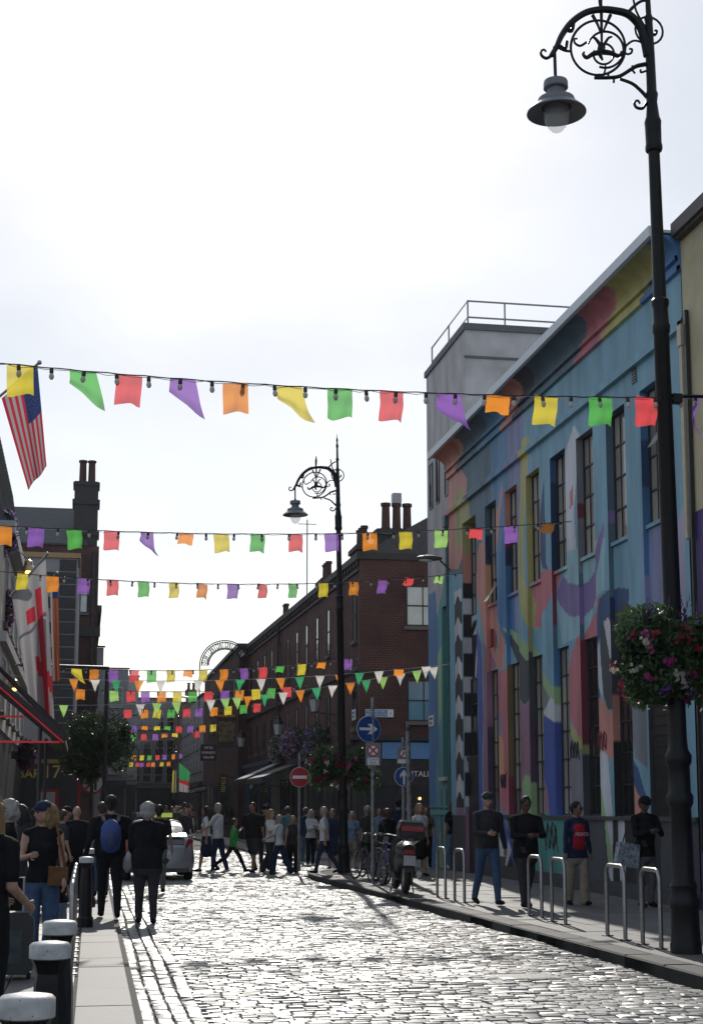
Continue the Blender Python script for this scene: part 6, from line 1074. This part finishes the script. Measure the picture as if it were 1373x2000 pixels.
    who[tor & (cen[:, 2] < hemz)] = 2; who[(who == 2) & (cen[:, 2] > hemz)] = T
    X = MB(); X.v = [tuple(v.co) for v in m2.vertices]; X.f = [tuple(p.vertices) for p in m2.polygons]; X.m = [int(v) for v in who]; bpy.data.meshes.remove(m2)
    from mathutils import noise as nz
    vm_ = {}
    for f_, m_ in zip(X.f, X.m):
        for i in f_: vm_[i] = m_
    cn_ = Vector((0, 0, 1.0)); sd_ = Vector((rnd.random() * 50, 3, 7))
    for i, m_ in vm_.items():      # folds in cloth, strands in hair
        p = Vector(X.v[i])
        if m_ in (1, 2, 6): a = nz.noise(Vector((p.x * 9, p.y * 9, p.z * 5)) + sd_) * .014 + nz.noise(Vector((p.x * 24, p.y * 24, p.z * 13)) + sd_) * .006
        elif m_ == 4: a = nz.noise(Vector((p.x * 45, p.y * 45, p.z * 16)) + sd_) * .022 + nz.noise(Vector((p.x * 16, p.y * 16, p.z * 9)) + sd_) * .02
        else: continue
        d_ = Vector((p.x, p.y, 0)) - (Vector((math.copysign(.1, p.x), 0, 0)) if p.z < .88 else Vector((0, 0, 0))); X.v[i] = tuple(p + (d_.normalized() if d_.length > 1e-4 else d_) * a)
    if hands:
        for w1, d_, s_ in wr:      # palm, four unequal curled fingers, thumb from the side
            inn = V_((-s_, 0, 0)); inn = (inn - d_ * inn.dot(d_)).normalized(); fr = d_.cross(inn) * s_
            if fr.y < 0: fr = -fr
            X.tube([w1 - d_ * .01, w1 + d_ * .03, w1 + d_ * .075], [.024, .03, .026], 8, 0, 1., flat=tuple(fr))
            for k, (off, L_) in enumerate(((.027, .062), (.009, .072), (-.009, .067), (-.026, .052))): p = w1 + d_ * .075 + fr * off; p2 = p + d_ * L_ * .5 + inn * .008; X.tube([p - d_ * .015, p, p2, p2 + (d_ * .65 + inn * .75).normalized() * L_ * .5], [.0095, .0095, .0085, .0065], 6, 0)
            p = w1 + d_ * .025 + fr * .028; X.tube([p, p + (d_ + fr * .9).normalized() * .035, p + (d_ * 1.5 + fr * .7 + inn * .3).normalized() * .062], [.011, .0095, .007], 6, 0)
    if face:
        for s_ in (-1, 1): X.ball(hp((s_ * .033, .088, .008)), .0105, 8, 7); X.tube([hp((s_ * .016, .096, .028)), hp((s_ * .05, .086, .028))], .005, 5, 4)
        X.tube([hp((-.024, .088, -.062)), hp((0, .097, -.06)), hp((.024, .088, -.062))], [.004, .007, .004], 6, 8)
        if glasses: [X.torus(hp((s_ * .034, .1, .008)), .022, .004, 12, 4, Hm, 7) for s_ in (-1, 1)]
    lo_ = min(ex); X.v = [(x, y_, z - lo_) for x, y_, z in X.v]
    t = X.build(name, mats_, None, True); t.data.polygons.foreach_set('use_smooth', [True] * len(t.data.polygons)); s_ = h / 1.745; t.scale = (s_,) * 3; t.location = loc; t.rotation_euler = (0, 0, heading); t['dz'] = -lo_
    del t['dz']; tag(t, label, 'person', group); return t
CAMDIR = math.pi      # heading that faces back up the street, towards where the photograph was taken
def at_px(x, yfoot, ytop, z): p = on_z(x, yfoot, z); d_ = Vector(_f).dot(p - Vector(EYE)); return p, (yfoot - ytop) * d_ / F_PX * 1.0
def stand(x, yf, yt, z, label, head, **k): p, h = at_px(x, yf, yt, z); return person(label, p, head, h, **k)
def walk(a, ph=1): return dict(lt=a * ph, lk=6 if ph > 0 else a * .9, rt=-a * ph, rk=a * .9 if ph > 0 else 6, la=-a * .7 * ph, ra=a * .7 * ph)
SC = CAMDIR + R(8)
# -- on the right pavement, coming towards us
stand(887, 1698, 1567, RZ, 'woman in a black tee and pale jeans walking past the striped doorway', SC, vox=.02, **walk(12), top='black', bot='pale', hair='red', style='long', fem=True, shoe='white', ro=14, lo=14)
stand(953, 1768, 1553, RZ, 'man in a flat cap, charcoal jumper and blue jeans walking along the pavement', SC, vox=.016, **{**walk(14), 'ra': 20, 're': 70, 'rin': 30}, top='char', sleeve='long', bot='jeans', hair='grey', cap='char', shoe='black', lo=12, build=1.04)
stand(1028, 1773, 1562, RZ, 'man in a black padded jacket looking down at the phone in his hands', SC, vox=.016, **{**walk(12, -1), 'la': 20, 'le': 75, 'lin_': 42, 'ra': 20, 're': 75, 'rin': 42}, top='black', sleeve='long', bot='char', hair='black', style='short', skin='dark', nod=22, coat='black', build=1.12)
mex = stand(1128, 1768, 1572, RZ, 'woman in a red Mexico shirt, open navy jacket and beige trousers', SC, vox=.016, **walk(8), top='red', sleeve='long', bot='beige', legs='wide', hair='black', style='short', coat='navy', turn=-35, skin='mid', fem=True, glasses=True, lo=10, ro=10)
put('lettering', text_mesh('MEXICO', .085, mat('print_pale', (.7, .55, .58), .6, var=0), depth=.002, sx=.8), mex, (0, .215, 1.22), (R(90), 0, math.pi))
p5_ = stand(1262, 1772, 1562, RZ, 'person in dark jacket and badge cap holding a phone with a bag on the arm', SC, vox=.016, la=25, le=80, lin_=40, ra=25, re=80, rin=40, top='black', sleeve='long', bot='grey', hair='black', cap='black', nod=20, coat='black', skin='dark', shoe='black', rt=4)
b = MB(); b.box(-.035, .035, .1, .11, -.03, .03); o = b.build('cap_badge', SW, p5_); o.location = (0, .02, 1.71)
q = on_y(1224, 1668, 22.6); t = thing('tote_bag', 'grey patterned tote bag hanging from the arm of the person in the badge cap', 'bag', q); t.rotation_euler = (0, R(8), R(10)); b = MB(); b.prism([(-.2, -.06, -.2), (.2, -.06, -.2), (.19, -.05, .17), (-.17, -.05, .17)], (0, .12, 0)); b.build('bag_body', mat('floral_cloth', (.28, .3, .33), .8, var=.9, scale=16), t); b = MB(); b.tube([(-.1, 0, .16), (-.06, 0, .38), (.06, 0, .38), (.1, 0, .16)], .012, 6); b.build('strap', M_BLKPL, t)
for (x, yy, Y, l) in ((1022, 1660, 22.7, 'phone held by the man in the black padded jacket'), (1258, 1648, 22.5, 'phone held by the person in the badge cap')):
    q = on_y(x, yy, Y); b = MB(); b.box(-.036, .036, -.004, .004, -.07, .07); o = b.build('phone', M_BLKPL, None); o.location = q; o.rotation_euler = (R(-50), 0, 0); tag(o, l, 'phone')
# -- crossing group at the junction
W = lambda x, yf, yt, l, hd, **k: stand(x, yf, yt, 0.0, l, R(hd), vox=.023, **k)
W(403, 1704, 1578, 'woman with dark hair in white tee and dark skirt beside the taxi', 75, **walk(14), top='white', bot='navy', legs='skirt', hair='black', style='long', fem=True)
W(426, 1706, 1573, 'man in a white polo shirt and navy trousers crossing the road', 60, **{**walk(10), 'la': 35, 'le': 30}, top='white', bot='navy', hair='grey', style='short', shoe='white', build=1.06)
W(455, 1704, 1597, 'child in a bright green hoodie striding across the road', -85, **walk(30, -1), top='green', sleeve='long', bot='black', hair='brown', shoe='black', re=50, le=50)
W(494, 1705, 1571, 'bearded man in black tee and shorts crossing beside the green hoodie', 140, **{**walk(14), 'ra': 15, 're': 60, 'rin': 20}, top='black', bot='char', legs='shorts', hair='black', cap=None, style='short', build=1.14, skin='mid')
W(517, 1700, 1577, 'man in a black cap and black jacket behind the crossing women', 170, top='black', sleeve='long', bot='char', cap='black', hair='black', **walk(8))
W(527, 1708, 1584, 'woman with long fair hair in white tee holding a phone', -130, **{**walk(14, -1), 'ra': 25, 're': 95, 'rin': 25}, top='white', bot='char', legs='wide', hair='blond', style='long', fem=True, shoe='white')
W(546, 1709, 1594, 'short haired woman in white tee with a dark bag strap', 55, **{**walk(16), 'la': 25, 'le': 45}, top='white', bot='navy', legs='wide', hair='grey', style='short', fem=True, shoe='white')
W(572, 1705, 1597, 'woman with long blond hair in dark top and black trousers', 175, **walk(8), top='char', bot='black', legs='wide', hair='blond', style='long', fem=True, sleeve='none')
stand(607, 1692, 1585, RZ, 'woman in a white hooded top with folded arms on the corner', R(-150), vox=.023, top='white', sleeve='long', bot='black', hair='grey', style='bob', fem=True, la=25, le=85, lin_=60, ra=25, re=85, rin=60, shoe='white')
stand(634, 1707, 1578, RZ, 'grey haired man in pale tee with a shoulder strap by the kerb', R(70), vox=.023, **walk(18), top='white', bot='navy', hair='grey', style='short', build=1.06)
b = MB()
# -- people standing further back round the corner (feet hidden)
def back(x, yt, Y, l, hd, z=RZ, **k):
    p = on_y(x, 1600, Y); hz = on_y(x, yt, Y).z - z; p.z = z; return person(l, p, R(hd), min(max(hz, 1.4), 1.95), vox=k.pop('vox', .025), **k)
back(563, 1578, 46, 'man in a lilac cap and teal shirt behind the fair haired woman', 20, .0, top='teal', bot='char', cap='lilac', hair='brown'); back(598, 1580, 45, 'man in a lilac cap and dark jacket beside the no entry pole', 10, .0, top='navy', sleeve='long', bot='jeans', cap='lilac', hair='brown', shoe='white')
back(650, 1583, 41, 'woman in a long navy coat beside the junction lamp', 150, .0, top='navy', sleeve='long', bot='navy', legs='skirt', hair='brown', style='long', fem=True, coat='navy'); back(688, 1588, 38, 'woman in a blue and white blouse and pale shorts behind the lamp post', 170, top='pale', bot='beige', legs='shorts', hair='grey', style='bob', fem=True)
back(716, 1577, 37, 'man in a dark waistcoat over white sleeves behind the bicycles', -60, top='char', bot='black', hair='grey', style='short'); back(741, 1580, 38.5, 'man with a pale blue shirt half hidden behind the bicycles', 170, top='pale', bot='navy', hair='brown'); back(757, 1582, 35.5, 'person in black with brown hair behind the purple bicycle', 20, top='black', sleeve='long', bot='black', hair='brown', style='wavy')
back(778, 1564, 38.5, 'tall man in a slate blue shirt seen from behind', 0, top='navy', sleeve='long', bot='char', hair='black', build=1.08); back(799, 1577, 35, 'grey haired man in a black jacket next to the scooter', -30, top='black', sleeve='long', bot='black', hair='grey', style='short'); stand(819, 1712, 1574, RZ, 'blond woman in a patterned white top and black skirt by the blue corner', CAMDIR + R(20), vox=.023, **walk(8), top='white', bot='black', legs='skirt', hair='blond', style='bob', fem=True)
back(832, 1578, 39, 'person with brown hair half hidden behind the blond woman', 170, top='brown', bot='black', hair='brown', style='long', fem=True)
# -- left pavement
bp = stand(213, 1793, 1560, LZ, 'man in black with a dark cap and a blue backpack walking away', R(2), vox=.016, **walk(13), top='black', sleeve='long', bot='black', cap='black', hair='black', build=1.16, lo=14, ro=14)
p = bp.location; s_ = bp.scale.x; t = thing('backpack', 'small blue backpack on the back of the man in black', 'backpack', (p.x, p.y - .16 * s_, p.z + 1.2 * s_)); b = MB(); b.tube([(0, 0, -.24), (0, -.02, -.2), (0, -.05, -.05), (0, -.04, .12), (0, -.01, .2), (0, .01, .23)], [.05, .085, .105, .095, .06, .02], 14, 0, 1.5); b.build('pouch', mat('backpack_blue', (.02, .05, .2), .6, var=.2), t, True); b = MB(); b.tube([(0, -.14, -.18), (0, -.155, -.05), (0, -.13, .05)], [.03, .05, .03], 10, 0, 1.9); b.build('front_pocket', mat('backpack_navy', (.02, .035, .12), .6), t, True)
for q in (-1, 1): b = MB(); b.tube([(q * .1, .0, .2), (q * .12, .1, .27), (q * .13, .16, .26)], .018, 6, 0, 1.6); b.build('strap', mat('strap_grey', (.05, .05, .055), .7), t)
stand(285, 1805, 1574, 0.0, 'grey haired woman in a long black coat and dark trousers walking away', R(-2), vox=.016, **{**walk(5), 'la': 10, 'ra': 10, 'le': 45, 're': 45, 'lin_': 20, 'rin': 20}, top='black', sleeve='long', bot='char', hair='grey', style='wavy', coat='black', fem=True, build=1.15)
stand(308, 1745, 1577, 0.0, 'man in a dark tee and grey trousers carrying a camera beside the taxi', R(-4), vox=.02, **walk(12, -1), top='black', bot='grey', hair='black', style='short', skin='mid'); q = on_y(324, 1682, 28.6); b = MB(); b.box(-.05, .05, -.03, .03, -.06, .06); o = b.build('camera_bag', mat('cloth_char', (0, 0, 0)), None); o.location = q; o.rotation_euler = (0, R(35), 0); tag(o, 'small grey camera case in the hand of the man beside the taxi', 'bag')
stand(196, 1752, 1572, LZ, 'person in a tan sun hat and pale jeans ahead of the backpack', R(0), vox=.023, **walk(12, -1), top='navy', sleeve='long', bot='jeans', cap='tan', hair='brown', fem=True)
stand(146, 1758, 1580, LZ, 'bald man in a black tee standing with his back turned', R(-8), vox=.02, top='black', bot='black', hair='grey', style='bald', build=1.18, la=20, le=50)
wc = stand(78, 1884, 1576, LZ, 'woman in a navy cap, black top and wide blue jeans looking aside', CAMDIR - R(5), vox=.014, top='black', sleeve='none', bot='jeans', legs='wide', hair='blond', style='bob', cap='navy', turn=55, fem=True, ra=25, re=75, rin=30, la=8, le=20, shoe='black', build=1.05)
p = wc.location; t = thing('shoulder_bag', 'tan leather shoulder bag worn by the woman in the navy cap', 'bag', (p.x + .16, p.y - .14, p.z + .92)); b = MB(); b.prism([(-.1, -.04, -.1), (.1, -.04, -.1), (.11, -.04, .08), (-.09, -.04, .1)], (0, .08, 0)); b.build('bag_body', mat('cloth_tan', (.13, .065, .03)), t); b = MB(); b.tube([(.08, 0, .08), (.02, -.02, .35), (-.02, .04, .52), (-.03, .14, .54)], .011, 6, 0, 1.4); b.build('strap', MATS['cloth_tan'], t)
person('small girl in a black top and pale denim shorts behind the bollards', on_y(118, 1690, 17.2) * 1.0 - Vector((0, 0, on_y(118, 1690, 17.2).z - LZ)), CAMDIR + R(60), 1.12, .014, top='black', bot='pale', legs='shorts', hair='brown', style='long', fem=True, la=4, le=10, wide=.95)
fw = person('woman with fair hair and black tee at the pub tables holding a cigarette', on_y(-24, 1690, 10.4) * 1.0 - Vector((0, 0, on_y(-24, 1690, 10.4).z - LZ)), R(-35), 1.67, .012, top='black', sleeve='short', bot='black', hair='blond', style='long', fem=True, ra=0, re=62, ro=5, rin=10, la=10, le=60, lin_=30, build=1.1)
for (x, yt, Y, l, k) in ((22, 1568, 17, 'person with wavy grey hair and dark jacket seated crowd side', dict(top='black', sleeve='long', hair='grey', style='wavy')), (42, 1578, 18.2, 'woman with long dark hair behind the navy cap', dict(top='char', hair='black', style='long', fem=True)), (30, 1570, 22, 'man in grey behind the wavy haired person', dict(top='grey', hair='brown')), (100, 1594, 24, 'woman in black half hidden beside the navy cap', dict(top='black', hair='brown', style='long', fem=True)), (122, 1586, 27, 'man with cropped hair in a dark shirt near the bald man', dict(top='char', hair='brown')), (128, 1579, 30, 'man in a black cap near the canopy post', dict(top='black', cap='black', hair='black'))):
    back(x, yt, Y, l, rnd.choice((0, 170, 90, -70)), LZ, bot='black', **k)
# -- far crowd: each a person, sharing six bodies
protos = [person('x', (0, 0, -50), 0, 1.72, .034, face=False, hands=False, top=a, bot=b_, hair=h_, style=s_, sleeve=sl, **walk(10, 1 if k % 2 else -1)) for k, (a, b_, h_, s_, sl) in enumerate((('char', 'navy', 'brown', 'short', 'long'), ('white', 'jeans', 'black', 'long', 'short'), ('olive', 'char', 'blond', 'long', 'short'), ('black', 'jeans', 'grey', 'short', 'long'), ('pink', 'navy', 'brown', 'bob', 'short'), ('beige', 'black', 'brown', 'short', 'long')))]
desc = ['dark jacketed walker', 'white shirted walker with long black hair', 'olive shirted walker with fair hair', 'black jacketed grey haired walker', 'pink shirted walker with bobbed hair', 'beige jacketed walker']
for k in range(28):
    Y = 50 + 62 * (k / 28) ** 1.1; px_ = rnd.choice((rnd.gauss(372, 14), rnd.gauss(372, 14), rnd.gauss(350, 12), rnd.gauss(470, 16), rnd.gauss(535, 10))) if Y < 70 else rnd.gauss(345, 24); px_ = max(px_, 262 if Y > 60 else 330); q = on_y(px_, 1600, Y); pr = protos[k % 6]; o = pr if k < 6 else pr.copy()
    if k >= 6: col.objects.link(o)
    o.location = (q.x, Y, .0 if q.x < 6 else .1); o.rotation_euler = (0, 0, rnd.choice((0, math.pi)) + rnd.uniform(-.5, .5)); z_ = rnd.uniform(.86, 1.08); o.scale = (z_,) * 3; tag(o, desc[k % 6] + ' in the distant street crowd', 'person', 'distant crowd in the street')
